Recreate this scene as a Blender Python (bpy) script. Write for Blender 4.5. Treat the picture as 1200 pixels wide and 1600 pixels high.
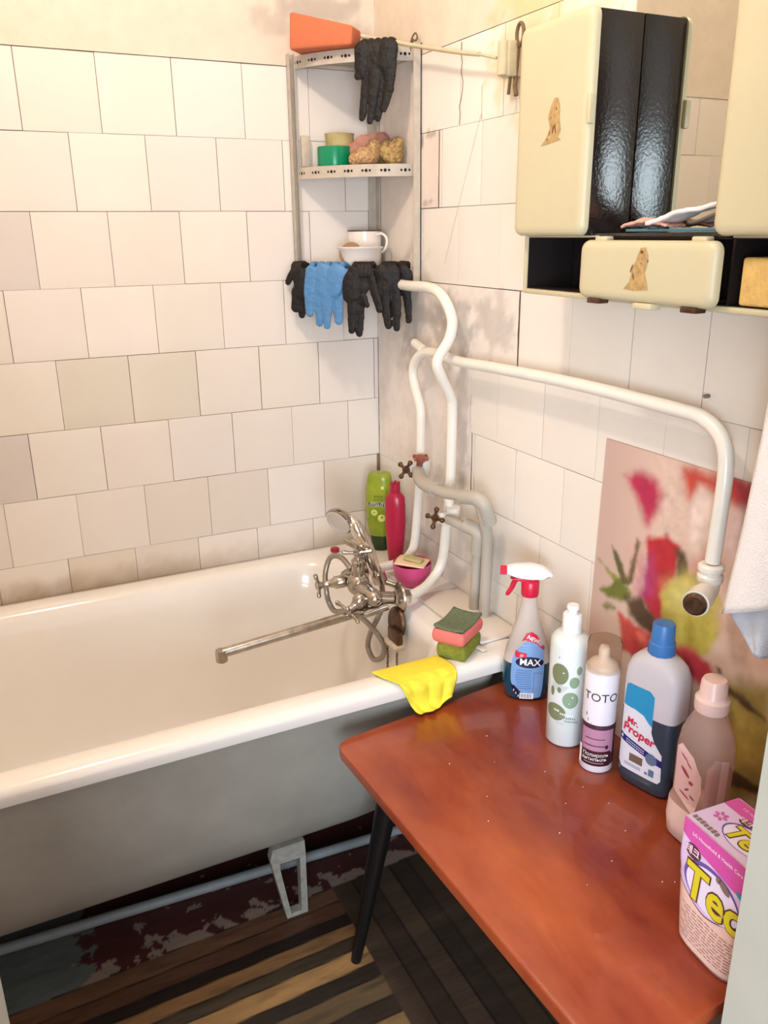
import bpy, bmesh, math, random
import numpy as np
from mathutils import Vector, Matrix
from mathutils.noise import noise as pnoise
for o in list(bpy.data.objects): bpy.data.objects.remove(o)
PI = math.pi
SC = bpy.context.scene
COL = SC.collection

# ------------------------------------------------------------------ camera
cam_d = bpy.data.cameras.new('camera'); cam = bpy.data.objects.new('camera', cam_d); COL.objects.link(cam)
def cam_axes(yaw, pitch, roll):
    f = Vector((math.sin(yaw)*math.cos(pitch), math.cos(yaw)*math.cos(pitch), -math.sin(pitch)))
    r = Vector((math.cos(yaw), -math.sin(yaw), 0)); d = f.cross(r)
    c, s = math.cos(roll), math.sin(roll)
    return c*r+s*d, -s*r+c*d, f
_r, _d, _f = cam_axes(math.radians(25.94439), math.radians(18.75171), math.radians(0.6513))
cam.matrix_world = Matrix(((_r.x, -_d.x, -_f.x, -0.92246619), (_r.y, -_d.y, -_f.y, -1.9178817),
                           (_r.z, -_d.z, -_f.z, 1.39602408), (0, 0, 0, 1)))
cam_d.sensor_fit = 'HORIZONTAL'; cam_d.sensor_width = 36; cam_d.lens = 36*1294.50247/1200; cam_d.clip_start = 0.02
SC.camera = cam

# ------------------------------------------------------------------ light
SC.view_settings.view_transform = 'Standard'; SC.view_settings.look = 'None'
SC.view_settings.gamma = 1; SC.view_settings.use_curve_mapping = False
SC.view_settings.exposure = 0.06
W = bpy.data.worlds.new('world'); SC.world = W; W.use_nodes = True
W.node_tree.nodes['Background'].inputs[0].default_value = (0.92, 0.90, 0.95, 1)
W.node_tree.nodes['Background'].inputs[1].default_value = 1.6
def lamp(name, kind, loc, energy, color, **k):
    l = bpy.data.lights.new(name, kind); l.energy = energy; l.color = color
    for a, b in k.items(): setattr(l, a, b)
    o = bpy.data.objects.new(name, l); COL.objects.link(o); o.location = loc
    return o
lamp('ceiling_bulb', 'POINT', (-0.78, -0.84, 2.34), 26, (1.0, 0.87, 0.77), shadow_soft_size=0.05)
wl = lamp('corridor_window_light', 'AREA', (-1.75, -3.3, 1.16), 85, (0.70, 0.84, 1.0), shape='RECTANGLE', size=1.5, size_y=0.85)
wl.rotation_euler = (Vector((-0.55, -0.6, 0.9))-wl.location).to_track_quat('-Z', 'Y').to_euler()

# ------------------------------------------------------------------ helpers
def lin(c):
    return tuple((x/255/12.92 if x/255 <= .04045 else ((x/255+.055)/1.055)**2.4) for x in c)
def mat(name, c, rough=.5, metal=0., bump=0., bscale=60., var=0., vscale=8., coat=0., trans=0., ior=1.45, attr=False,
        alpha=1., emis=None, sss=0., spots=None, stretch=None, dark=None):
    """c is an sRGB triple; var mixes the colour with a darker noise; attr multiplies the mesh's print / dirt colours"""
    m = bpy.data.materials.new(name); m.use_nodes = True; nt = m.node_tree; n = nt.nodes; L = nt.links
    b = n['Principled BSDF']; b.inputs['Roughness'].default_value = rough; b.inputs['Metallic'].default_value = metal
    b.inputs['IOR'].default_value = ior
    b.inputs['Coat Weight'].default_value = coat; b.inputs['Transmission Weight'].default_value = trans
    b.inputs['Alpha'].default_value = alpha
    if sss: b.inputs['Subsurface Weight'].default_value = sss; b.inputs['Subsurface Radius'].default_value = (.02, .015, .012); b.inputs['Subsurface Scale'].default_value = .3
    tc = n.new('ShaderNodeTexCoord'); src = tc.outputs['Object']
    if stretch:
        mp = n.new('ShaderNodeMapping'); mp.inputs['Scale'].default_value = stretch; L.new(src, mp.inputs[0]); src = mp.outputs[0]
    col = None
    if attr:
        a = n.new('ShaderNodeAttribute'); a.attribute_name = 'Col'; col = a.outputs['Color']
    rgb = lin(c)+(1,)
    if var:
        nz = n.new('ShaderNodeTexNoise'); nz.inputs['Scale'].default_value = vscale; nz.inputs['Detail'].default_value = 5; nz.inputs['Roughness'].default_value = .6
        L.new(src, nz.inputs['Vector'])
        r = n.new('ShaderNodeValToRGB'); r.color_ramp.elements[0].position = .3; r.color_ramp.elements[1].position = .7
        dk = lin(dark) if dark else tuple(x*(1-var) for x in rgb[:3])
        r.color_ramp.elements[0].color = dk+(1,); r.color_ramp.elements[1].color = rgb
        L.new(nz.outputs['Fac'], r.inputs[0])
        if col is None: col = r.outputs[0]
        else:
            mx = n.new('ShaderNodeMix'); mx.data_type = 'RGBA'; mx.blend_type = 'MULTIPLY'; mx.inputs[0].default_value = 1
            L.new(col, mx.inputs[6]); L.new(r.outputs[0], mx.inputs[7]); col = mx.outputs[2]
    if col is not None: L.new(col, b.inputs['Base Color'])
    else: b.inputs['Base Color'].default_value = rgb
    if bump:
        nb = n.new('ShaderNodeTexNoise'); nb.inputs['Scale'].default_value = bscale; nb.inputs['Detail'].default_value = 4
        L.new(src, nb.inputs['Vector'])
        bp = n.new('ShaderNodeBump'); bp.inputs['Strength'].default_value = 1; bp.inputs['Distance'].default_value = bump
        L.new(nb.outputs['Fac'], bp.inputs['Height']); L.new(bp.outputs[0], b.inputs['Normal'])
    return m

class MB:
    def __init__(s, local=False): s.bm = bmesh.new(); s.mi = 0; s.cols = []; s.local = local
    def v(s, p): return s.bm.verts.new(p)
    def f(s, vs):
        try: fc = s.bm.faces.new(vs); fc.material_index = s.mi; return fc
        except ValueError: return None
    def box(s, a, b, bev=0., seg=2):
        x0, y0, z0 = [min(i, j) for i, j in zip(a, b)]; x1, y1, z1 = [max(i, j) for i, j in zip(a, b)]
        return s.hexa([(x0,y0,z0),(x1,y0,z0),(x1,y1,z0),(x0,y1,z0),(x0,y0,z1),(x1,y0,z1),(x1,y1,z1),(x0,y1,z1)], bev, seg)
    def hexa(s, P, bev=0., seg=2):
        vs = [s.v(p) for p in P]
        fs = [s.f([vs[i] for i in q]) for q in ((0,3,2,1),(4,5,6,7),(0,1,5,4),(1,2,6,5),(2,3,7,6),(3,0,4,7))]
        if bev:
            es = list({e for f in fs for e in f.edges})
            r = bmesh.ops.bevel(s.bm, geom=es, offset=bev, segments=seg, profile=.5, affect='EDGES', clamp_overlap=True)
            for f in r['faces']: f.material_index = s.mi
        return s
    def obox(s, c, size, R, bev=0., seg=2):
        h = [k/2 for k in size]; P = []
        for q in ((-1,-1,-1),(1,-1,-1),(1,1,-1),(-1,1,-1),(-1,-1,1),(1,-1,1),(1,1,1),(-1,1,1)):
            P.append(tuple(Vector(c)+R@Vector([q[i]*h[i] for i in range(3)])))
        return s.hexa(P, bev, seg)
    def rings(s, R, closed=False, cap0=True, cap1=True):
        V = [[s.v(p) for p in r] for r in R]; n = len(V[0])
        for i in range(len(V)-(0 if closed else 1)):
            a, b = V[i], V[(i+1) % len(V)]
            for j in range(n): s.f([a[j], a[(j+1) % n], b[(j+1) % n], b[j]])
        if not closed:
            if cap0: s.f(V[0][::-1])
            if cap1: s.f(V[-1])
        return s
    def tube(s, pts, r, seg=12, closed=False, flat=None, round_=False, cap=True):
        pts = [Vector(p) for p in pts]; n = len(pts)
        rr = list(r) if hasattr(r, '__len__') else [r]*n
        if round_ and not closed:
            d0 = (pts[0]-pts[1]).normalized(); d1 = (pts[-1]-pts[-2]).normalized(); r0, r1 = rr[0], rr[-1]
            A = [(pts[0]+d0*r0*math.sin(t), r0*max(math.cos(t), .05)) for t in (1.5, 1.15, .75, .35)]
            B = [(pts[-1]+d1*r1*math.sin(t), r1*max(math.cos(t), .05)) for t in (.35, .75, 1.15, 1.5)]
            pts = [a[0] for a in A]+pts+[b[0] for b in B]; rr = [a[1] for a in A]+rr+[b[1] for b in B]; n = len(pts)
        up = None; R = []
        for i, p in enumerate(pts):
            if closed: t = (pts[(i+1) % n]-pts[i-1]).normalized()
            else: t = (pts[min(i+1, n-1)]-pts[max(i-1, 0)]).normalized()
            if flat is not None:
                w = Vector(flat).normalized(); u = w.cross(t).normalized(); k = .5
                ring = [tuple(p+u*rr[i]*math.cos(2*PI*j/seg)+w*rr[i]*FLATK*math.sin(2*PI*j/seg)) for j in range(seg)]
            else:
                if up is None: up = Vector((0,0,1)) if abs(t.z) < .9 else Vector((1,0,0))
                u = (up-t*up.dot(t)).normalized(); up = u; w = t.cross(u)
                ring = [tuple(p+u*rr[i]*math.cos(2*PI*j/seg)+w*rr[i]*math.sin(2*PI*j/seg)) for j in range(seg)]
            R.append(ring)
        return s.rings(R, closed, cap, cap)
    def lathe(s, prof, c=(0,0,0), axis=(0,0,1), seg=32, cap0=True, cap1=True):
        z = Vector(axis).normalized(); x = z.orthogonal().normalized(); y = z.cross(x); c = Vector(c)
        return s.rings([[tuple(c+z*h+x*r*math.cos(2*PI*j/seg)+y*r*math.sin(2*PI*j/seg)) for j in range(seg)] for r, h in prof], False, cap0, cap1)
    def ball(s, c, r, k=(1,1,1), seg=16):
        c = Vector(c); R = []
        for i in range(1, seg//2):
            t = PI*i/(seg//2)
            R.append([(c.x+r*k[0]*math.sin(t)*math.cos(2*PI*j/seg), c.y+r*k[1]*math.sin(t)*math.sin(2*PI*j/seg), c.z-r*k[2]*math.cos(t)) for j in range(seg)])
        return s.rings(R)
    def grid(s, fn, nu, nv, closeu=False, col=None):
        V = [[s.v(fn(i/(nu if closeu else nu-1), j/(nv-1))) for i in range(nu)] for j in range(nv)]
        for j in range(nv-1):
            for i in range(nu if closeu else nu-1):
                s.f([V[j][i], V[j][(i+1) % nu], V[j+1][(i+1) % nu], V[j+1][i]])
        return V
    def prism(s, poly, fn, w0, w1, bev=0.):
        a = [s.v(fn(u, v, w0)) for u, v in poly]; b = [s.v(fn(u, v, w1)) for u, v in poly]; n = len(poly)
        fs = [s.f(a[::-1]), s.f(b)]
        for i in range(n): fs.append(s.f([a[i], a[(i+1) % n], b[(i+1) % n], b[i]]))
        if bev:
            es = list(set(fs[0].edges) | set(fs[1].edges))
            r = bmesh.ops.bevel(s.bm, geom=es, offset=bev, segments=2, profile=.5, affect='EDGES', clamp_overlap=True)
            for f in r['faces']: f.material_index = s.mi
        return s
    def merge(s, d=1e-5): bmesh.ops.remove_doubles(s.bm, verts=s.bm.verts, dist=d); return s
    def build(s, name, mats, parent=None, ang=35, colfn=None, solid=0., smooth=True, fix=True):
        if fix: bmesh.ops.recalc_face_normals(s.bm, faces=s.bm.faces)
        me = bpy.data.meshes.new(name)
        o = bpy.data.objects.new(name, me); COL.objects.link(o)
        if parent is not None:
            root = parent
            o.parent = parent
            while root.parent is not None: root = root.parent
            if not s.local and root.type == 'EMPTY':
                bmesh.ops.translate(s.bm, vec=-Vector(root.location), verts=s.bm.verts)
        elif not s.local:                                             # a thing of one mesh: its origin at its own base
            vs = [v.co for v in s.bm.verts]
            c = Vector(((min(v.x for v in vs)+max(v.x for v in vs))/2, (min(v.y for v in vs)+max(v.y for v in vs))/2, min(v.z for v in vs)))
            if colfn is None:
                bmesh.ops.translate(s.bm, vec=-c, verts=s.bm.verts); o.location = c
        if colfn is not None:
            base = Vector((0,0,0))
            cols = {v.index: None for v in ()}
        s.bm.to_mesh(me); s.bm.free()
        for m in (mats if isinstance(mats, (list, tuple)) else [mats]): me.materials.append(m)
        if smooth:
            me.shade_smooth(); me.set_sharp_from_angle(angle=math.radians(ang))
        if colfn is not None:
            a = me.color_attributes.new('Col', 'FLOAT_COLOR', 'POINT')
            off = Vector((0,0,0))
            r = parent
            if r is not None and not s.local:
                while r.parent is not None: r = r.parent
                off = Vector(r.location)
            data = np.ones((len(me.vertices), 4), dtype=np.float32)
            for i, v in enumerate(me.vertices): data[i, :3] = colfn(v.co+off)
            a.data.foreach_set('color', data.ravel())
        if solid:
            md = o.modifiers.new('solid', 'SOLIDIFY'); md.thickness = solid; md.offset = 0
        return o

FLATK = .5
def tag(o, label=None, cat=None, group=None, kind=None):
    if label: o['label'] = label
    if cat: o['category'] = cat
    if group: o['group'] = group
    if kind: o['kind'] = kind
    return o
def thing(name, loc, label, cat, rz=0., group=None):
    o = bpy.data.objects.new(name, None); COL.objects.link(o); o.location = loc; o.rotation_euler = (0, 0, rz)
    o.empty_display_size = .05
    return tag(o, label, cat, group)
def struct(o): o['kind'] = 'structure'; return o
def spline(P, n=8, closed=False):
    P = [Vector(p) for p in P]; out = []; m = len(P)
    for i in range(m if closed else m-1):
        p0 = P[i-1] if (i > 0 or closed) else P[0]*2-P[1]; p1 = P[i]; p2 = P[(i+1) % m]
        p3 = P[(i+2) % m] if (i+2 < m or closed) else p2*2-p1
        for k in range(n):
            t = k/n
            out.append(.5*((2*p1)+(p2-p0)*t+(2*p0-5*p1+4*p2-p3)*t*t+(3*p1-p0-3*p2+p3)*t**3))
    if not closed: out.append(P[-1])
    return out
def bend(P, r, n=8):
    """polyline with rounded corners"""
    P = [Vector(p) for p in P]; out = [P[0]]
    rr = r if hasattr(r, '__len__') else [r]*(len(P)-2)
    for i in range(1, len(P)-1):
        a = (P[i-1]-P[i]); b = (P[i+1]-P[i]); k = min(rr[i-1], a.length*.49, b.length*.49)
        p0 = P[i]+a.normalized()*k; p2 = P[i]+b.normalized()*k
        for j in range(n+1):
            t = j/n; out.append(p0*(1-t)**2+P[i]*2*t*(1-t)+p2*t*t)
    out.append(P[-1]); return out
def rrect(x0, x1, y0, y1, r, n=8):
    r = r if hasattr(r, '__len__') else [r]*4
    out = []
    for (cx, cy, a0, k) in ((x1, y1, 0, 0), (x0, y1, 90, 1), (x0, y0, 180, 2), (x1, y0, 270, 3)):
        q = r[k]; ox = cx-q if cx == x1 else cx+q; oy = cy-q if cy == y1 else cy+q
        for i in range(n+1):
            a = math.radians(a0+90*i/n); out.append((ox+q*math.cos(a), oy+q*math.sin(a)))
    return out
_tc = {}
def text_mesh(t, size, bold=0.):
    key = (t, size, bold)
    if key in _tc: return _tc[key]
    cu = bpy.data.curves.new('t', 'FONT'); cu.body = t; cu.size = size; cu.align_x = 'CENTER'; cu.align_y = 'CENTER'; cu.offset = bold
    cu.resolution_u = 3
    o = bpy.data.objects.new('t', cu); COL.objects.link(o)
    dg = bpy.context.evaluated_depsgraph_get(); dg.update()
    me = bpy.data.meshes.new_from_object(o.evaluated_get(dg))
    r = ([tuple(v.co) for v in me.vertices], [list(p.vertices) for p in me.polygons])
    bpy.data.objects.remove(o); bpy.data.curves.remove(cu); bpy.data.meshes.remove(me)
    _tc[key] = r; return r
def stamp(mb, verts, faces, fn, cut=0.):
    b = bmesh.new(); vs = [b.verts.new((v[0], v[1], 0)) for v in verts]
    for f in faces:
        try: b.faces.new([vs[i] for i in f])
        except ValueError: pass
    if cut and verts:
        bmesh.ops.triangulate(b, faces=[f for f in b.faces if len(f.verts) > 4])
        for ax in (0, 1):
            lo = min(v.co[ax] for v in b.verts); hi = max(v.co[ax] for v in b.verts); k = lo+cut
            while k < hi:
                no = (1,0,0) if ax == 0 else (0,1,0); co = (k,0,0) if ax == 0 else (0,k,0)
                bmesh.ops.bisect_plane(b, geom=list(b.verts)+list(b.edges)+list(b.faces), plane_co=co, plane_no=no)
                k += cut
    m = {}
    for f in b.faces:
        q = []
        for v in f.verts:
            if v not in m: m[v] = mb.v(fn(v.co.x, v.co.y))
            q.append(m[v])
        mb.f(q)
    b.free()
def put_text(mb, t, size, u, v, fn, rot=0., bold=0., sx=1., shear=0., cut=0.):
    V, F = text_mesh(t, size, bold); c, s = math.cos(rot), math.sin(rot)
    V2 = [((x*sx+y*shear)*c-y*s+u, (x*sx+y*shear)*s+y*c+v) for x, y, _ in V]
    stamp(mb, V2, F, fn, cut)
def put_poly(mb, poly, fn, cut=0.): stamp(mb, poly, [list(range(len(poly)))], fn, cut)
def ell(u, v, a, b, n=28, rot=0.):
    return [(u+a*math.cos(2*PI*i/n)*math.cos(rot)-b*math.sin(2*PI*i/n)*math.sin(rot), v+a*math.cos(2*PI*i/n)*math.sin(rot)+b*math.sin(2*PI*i/n)*math.cos(rot)) for i in range(n)]
def fbm(x, y, s=1., o=4, seed=0.):
    t = 0; a = 1; n = 0
    for i in range(o):
        t += a*pnoise((x*s, y*s, seed+i*7.3)); n += a; a *= .55; s *= 2.1
    return t/n
def sst(a, b, x):
    t = min(1, max(0, (x-a)/(b-a) if b != a else 0)); return t*t*(3-2*t)
def mixc(a, b, t): return tuple(p+(q-p)*t for p, q in zip(a, b))
def blobs(P, x, z, noise=.012, s=30):
    """soft stain weight from a list of ellipses (x,z,rx,rz,strength)"""
    w = 0; n = fbm(x, z, s, 4, 3.)
    for (a, b, rx, rz, k) in P:
        d = math.hypot((x-a)/rx, (z-b)/rz)+n*1.2
        w = max(w, k*(1-sst(.55, 1.1, d)))
    return w

# ------------------------------------------------------------------ materials
M = {}
M['wallcol'] = mat('old_plaster', (255,255,255), .6, bump=.0012, bscale=45, attr=True, var=.10, vscale=18)
M['tile'] = mat('glazed_tile', (255,255,255), .22, attr=True, bump=.0003, bscale=14, var=.04, vscale=6)
M['grout'] = mat('grout', (150,124,106), .9)
M['cement'] = mat('bare_cement', (255,255,255), .8, bump=.002, bscale=40, attr=True, var=.12, vscale=30)
M['ceil'] = mat('ceiling_paint', (225,215,200), .8)
M['doorpaint'] = mat('door_paint', (178,176,162), .45, bump=.0006, bscale=25, var=.07, vscale=9)
M['enamel'] = mat('enamel', (240,234,226), .14, coat=.3, var=.05, vscale=4, bump=.0002, bscale=8)
M['tubout'] = mat('grey_painted_iron', (166,160,148), .5, bump=.0015, bscale=16, var=.18, vscale=7)
M['chrome'] = mat('worn_chrome', (196,186,174), .2, metal=1., bump=.0004, bscale=70, var=.35, vscale=50)
M['chrome2'] = mat('bright_chrome', (226,220,212), .12, metal=1.)
M['brass'] = mat('tarnished_brass', (112,84,62), .35, metal=.8, var=.5, vscale=90, bump=.0008, bscale=120)
M['hose'] = mat('grey_hose', (158,148,136), .35, metal=.6)
M['pipe'] = mat('white_pipe_paint', (232,226,214), .3, coat=.2, bump=.0008, bscale=30, var=.05, vscale=20)
M['greypipe'] = mat('grey_plastic_pipe', (178,170,156), .45)
M['shelf'] = mat('shelf_paint', (196,184,168), .45, bump=.0006, bscale=60, var=.18, vscale=45)
M['hole'] = mat('dark_hole', (40,26,20), .9)
M['blackglove'] = mat('black_latex', (17,10,9), .62, bump=.0012, bscale=75, var=.2, vscale=20)
M['blueglove'] = mat('blue_nitrile', (84,136,184), .5, bump=.0010, bscale=75, var=.12, vscale=25)
M['cab'] = mat('cream_plastic', (200,188,152), .42, bump=.0005, bscale=6, var=.06, vscale=7)
M['cabdark'] = mat('dark_brown_plastic', (34,25,22), .2, bump=.0005, bscale=200, ior=1.6)
M['cabin'] = mat('dark_interior', (30,22,20), .5)
M['mirror'] = mat('mirror_glass', (200,200,192), .02, metal=1.)
M['decal'] = mat('old_sticker', (196,160,104), .6, var=.45, vscale=110)
M['decaldark'] = mat('sticker_ink', (110,62,30), .6)
M['wood'] = mat('red_varnished_wood', (178,88,48), .3, coat=.25, var=.5, vscale=2.6, stretch=(2.6,1.0,1), dark=(118,36,22), bump=.0003, bscale=30)
M['edge'] = mat('table_edge', (150,80,48), .35)
M['black'] = mat('black_lacquer', (14,13,14), .4)
M['floorc'] = mat('worn_floor', (255,255,255), .5, attr=True, var=.35, vscale=22, bump=.0008, bscale=60, stretch=(.35,1.6,1))
M['white'] = mat('white_plastic', (235,235,232), .3)
M['red'] = mat('red_plastic', (205,30,62), .3)
M['blue'] = mat('blue_cap', (60,116,178), .35)
M['cloth'] = mat('white_terry', (250,250,252), .95, bump=.0015, bscale=420)
M['clothshade'] = mat('shaded_terry', (214,226,240), .95, bump=.0015, bscale=420)  # same white towel, bluish shade of its back fold put into the colour
def plain(name, c, rough=.4, **k):
    if name not in M: M[name] = mat(name, c, rough, **k)
    return M[name]
# ------------------------------------------------------------------ room shell
Z = [1.73959, 1.59054, 1.44070, 1.28794, 1.13944, 0.98698, 0.83758, 0.68692, 0.5365]
T = 0.1515
BX = [-0.7716, -0.6873, -0.7801, -0.8519, -0.7701, -0.8463, -0.9170, -0.8018]       # one joint of each row, back wall
BJ = {0:0, 1:0, 2:0, 3:0, 4:0, 5:0, 6:0, 7:0}
special_b = {(4,-0.7701):(221,213,197), (4,-0.6186):(222,214,198), (6,-0.6140):(226,215,203), (6,-0.4625):(226,216,204), (6,-0.1595):(226,215,202),
             (5,-0.9978):(216,208,201), (2,-0.9316):(220,211,205), (7,-0.8018):(226,214,198), (7,-0.6503):(226,215,202)}
rnd = random.Random(5)
TILE = (235,226,216)
def tile_wall(mb, rows, put, tone, lo, hi, gap=.0008, start=None, th=.0045):
    """rows: (z_top, z_bottom, a joint position); put(t, z, w) maps to world; each tile gets its own tone"""
    tones = []
    for k, (zt, zb, j0) in enumerate(rows):
        s = j0-math.ceil((j0-lo)/T+1)*T
        while s < hi:
            a, b = max(s, lo if start is None else max(lo, start[k][0])), min(s+T, hi if start is None else min(hi, start[k][1]))
            if b-a > .008:
                tn = tone(k, s, a, b); dz = rnd.uniform(-.0003, .0003); dw = rnd.uniform(-.0004, .0004)
                nx = max(2, int((b-a)/.012)); nz = max(2, int((zt-zb)/.012)); g = gap*rnd.uniform(.5, 1.15)
                tl = rnd.uniform(-.0012, .0012)
                V = []
                for j in range(nz+1):
                    row = []
                    for i in range(nx+1):
                        t = a+g+(b-a-2*g)*i/nx; z = zb+g*.8+dz+(zt-zb-1.6*g)*j/nz
                        edge = (i in (0, nx)) or (j in (0, nz))
                        vv = mb.v(put(t, z, dw+tl*(i/nx-.5)-(.0006 if edge else 0))); row.append(vv); tones.append(tn)
                    V.append(row)
                for j in range(nz):
                    for i in range(nx): mb.f([V[j][i], V[j][i+1], V[j+1][i+1], V[j+1][i]])
                # rim down to the grout
                ring = [V[0][i] for i in range(nx+1)]+[V[j][nx] for j in range(1, nz+1)]+[V[nz][i] for i in range(nx-1, -1, -1)]+[V[j][0] for j in range(nz-1, 0, -1)]
                low = []
                for i in range(nx+1): low.append(put(a+g+(b-a-2*g)*i/nx, zb+g*.8+dz, -th))
                for j in range(1, nz+1): low.append(put(b-g, zb+g*.8+dz+(zt-zb-1.6*g)*j/nz, -th))
                for i in range(nx-1, -1, -1): low.append(put(a+g+(b-a-2*g)*i/nx, zt-g*.8+dz, -th))
                for j in range(nz-1, 0, -1): low.append(put(a+g, zb+g*.8+dz+(zt-zb-1.6*g)*j/nz, -th))
                lv = []
                for p in low: lv.append(mb.v(p)); tones.append(tn)
                n = len(ring)
                for i in range(n): mb.f([ring[i], ring[(i+1) % n], lv[(i+1) % n], lv[i]])
            s += T
    return tones
def finish_tiles(mb, tones, name, dirt, mats):
    me = bpy.data.meshes.new(name); mb.bm.verts.index_update()
    bmesh.ops.recalc_face_normals(mb.bm, faces=mb.bm.faces)
    mb.bm.to_mesh(me); mb.bm.free(); o = bpy.data.objects.new(name, me); COL.objects.link(o)
    for m in mats: me.materials.append(m)
    a = me.color_attributes.new('Col', 'FLOAT_COLOR', 'POINT'); data = np.ones((len(me.vertices), 4), dtype=np.float32)
    for i, v in enumerate(me.vertices): data[i, :3] = dirt(tones[i] if i < len(tones) else None, v.co)
    a.data.foreach_set('color', data.ravel()); me.shade_smooth(); me.set_sharp_from_angle(angle=math.radians(25))
    return o

def tone_b(k, s, a, b):
    for (kk, x), c in special_b.items():
        if kk == k and abs(x-s) < .02: return lin(c)
    d = rnd.uniform(-4, 3); return lin((TILE[0]+d, TILE[1]+d+rnd.uniform(-1,1), TILE[2]+d+rnd.uniform(-2,2)))
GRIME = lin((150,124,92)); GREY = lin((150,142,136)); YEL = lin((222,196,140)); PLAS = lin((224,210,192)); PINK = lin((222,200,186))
def stain_b(c, x, z):
    w = (1-sst(.605, .665+.02*fbm(x, 1, 9), z))*sst(-1.3, -.1, -x+-.0)*1.
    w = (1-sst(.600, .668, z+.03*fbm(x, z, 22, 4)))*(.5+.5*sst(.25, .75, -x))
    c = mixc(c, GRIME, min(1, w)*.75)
    w = blobs([(-.13,1.86,.12,.035,.55),(-.25,1.83,.05,.03,.4),(-.05,1.80,.05,.06,.3),(-.58,1.66,.02,.02,0)], x, z)
    c = mixc(c, GREY, w)
    return c
def dirt_b(t, co):
    c = t if t is not None else lin((225,211,193))
    return stain_b(c, co.x, co.z)
mb = MB()
tones = tile_wall(mb, [(Z[k], Z[k+1], BX[k]) for k in range(8)], lambda t, z, w: (t, -w, z), tone_b, -1.6, -.0005)
# plaster above the tiles, grout slab behind them
nb = len(tones)
mb.mi = 1
V = mb.grid(lambda u, v: (-1.6+1.6*u, -.0004-.0015*fbm(u*8, v*5, 1.5)-.0012*sst(.04, .0, v), Z[0]+.0005+(2.5-Z[0])*v), 120, 60)
tones += [lin((225,211,193))]*(120*60)
mb.mi = 2
mb.box((-1.7, .0045, -.1), (.1, .1, 2.5)); tones += [lin((70,52,42))]*8
def dirt_b2(t, co):
    if co.y > .0044: return lin((150,124,108))
    return stain_b(t, co.x, co.z)
struct(finish_tiles(mb, tones, 'wall_back', dirt_b2, [M['tile'], M['wallcol'], M['grout']]))

# right wall: s is the distance from the corner towards the camera (s = -y)
RJ = [.3800, .4650, .3830, .9131, .6977, .6153, .7066, .6400]
START = [(.215,2),(.30,2),(.215,2),(.607,2),(.445,2),(.452,2),(0,2),(0,2)]
PATCH = lin((216,210,204))
def tone_r(k, s, a, b):
    d = rnd.uniform(-5, 4); c = (TILE[0]+d-2, TILE[1]+d-2, TILE[2]+d-4)
    return lin(c)
def stain_r(c, s, z):
    w = blobs([(.36,1.19,.10,.085,.5),(.52,1.22,.08,.06,.4),(.41,1.0,.035,.22,.40),(.36,.75,.10,.12,.28),(.20,1.22,.09,.13,.45),(.28,.66,.2,.05,.35)], s, z)
    c = mixc(c, GREY, w)
    w = blobs([(.62,1.80,.14,.12,.75),(.58,1.68,.10,.09,.6),(.70,1.70,.14,.05,.4)], s, z)
    c = mixc(c, YEL, w)
    w = blobs([(.27,1.586,.035,.008,.5),(.225,1.575,.012,.015,.7),(.25,1.452,.025,.006,.5)], s, z, s=60)
    c = mixc(c, lin((120,108,96)), w)
    return c
mb = MB()
tones = tile_wall(mb, [(Z[k], Z[k+1], RJ[k]) for k in range(8)], lambda t, z, w: (-w, -t, z), tone_r, .0005, 1.6, start=START)
def plaster_patch(s0, s1, z0, z1, n1, n2, depth, rough, base):
    V = mb.grid(lambda u, v: (-depth+rough*fbm(s0+(s1-s0)*u, z0+(z1-z0)*v, 14, 4), -(s0+(s1-s0)*u), z0+(z1-z0)*v), n1, n2)
    tones.extend([base]*(n1*n2))
mb.mi = 1
plaster_patch(.0005, 1.6, Z[0]+.0005, 2.5, 130, 60, -.0002, .0012, lin((224,208,186)))
plaster_patch(.0005, .2145, Z[3], Z[0], 18, 36, -.001, .0015, lin((234,221,208)))       # behind the corner shelf
plaster_patch(.2150, .3010, Z[2]+.001, Z[1]-.001, 16, 24, .0008, .0012, lin((228,212,200)))
mb.mi = 3
plaster_patch(.0005, .6077, Z[4], Z[3]-.001, 60, 18, .0005, .003, lin((232,221,210)))
plaster_patch(.0005, .4457, Z[5], Z[4], 45, 18, .0003, .002, lin((236,225,215)))
plaster_patch(.0005, .4527, Z[6], Z[5], 45, 18, .0003, .002, lin((236,225,215)))
mb.mi = 2
mb.box((.0045, -1.7, -.1), (.1, .1, 2.5)); tones += [lin((150,124,108))]*8
def dirt_r(t, co):
    if co.x > .0044: return lin((150,124,108))
    return stain_r(t, -co.y, co.z)
struct(finish_tiles(mb, tones, 'wall_right', dirt_r, [M['tile'], M['wallcol'], M['grout'], M['cement']]))
# cracks in the plaster right of the shelf
def crack(name, pts, r=.0007):
    m = MB(); m.tube([(.0004, -s, z) for s, z in pts], r, 6); return m
mb = MB()
pts = [(.384,1.735),(.383,1.715),(.387,1.70),(.384,1.685),(.391,1.665),(.389,1.65),(.384,1.635),(.379,1.625),(.382,1.61),(.380,1.592)]
mb.tube([(.0002, -s, z) for s, z in pts], .0011, 6)
mb.tube([(.0002, -.460, 1.65), (.0002, -.4615, 1.592)], .0008, 6)
mb.tube([(.0002, -.5, 1.0), (.0002, -.501, .999)], .0005, 6)
struct(mb.build('trim_1', M['grout']))

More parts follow.
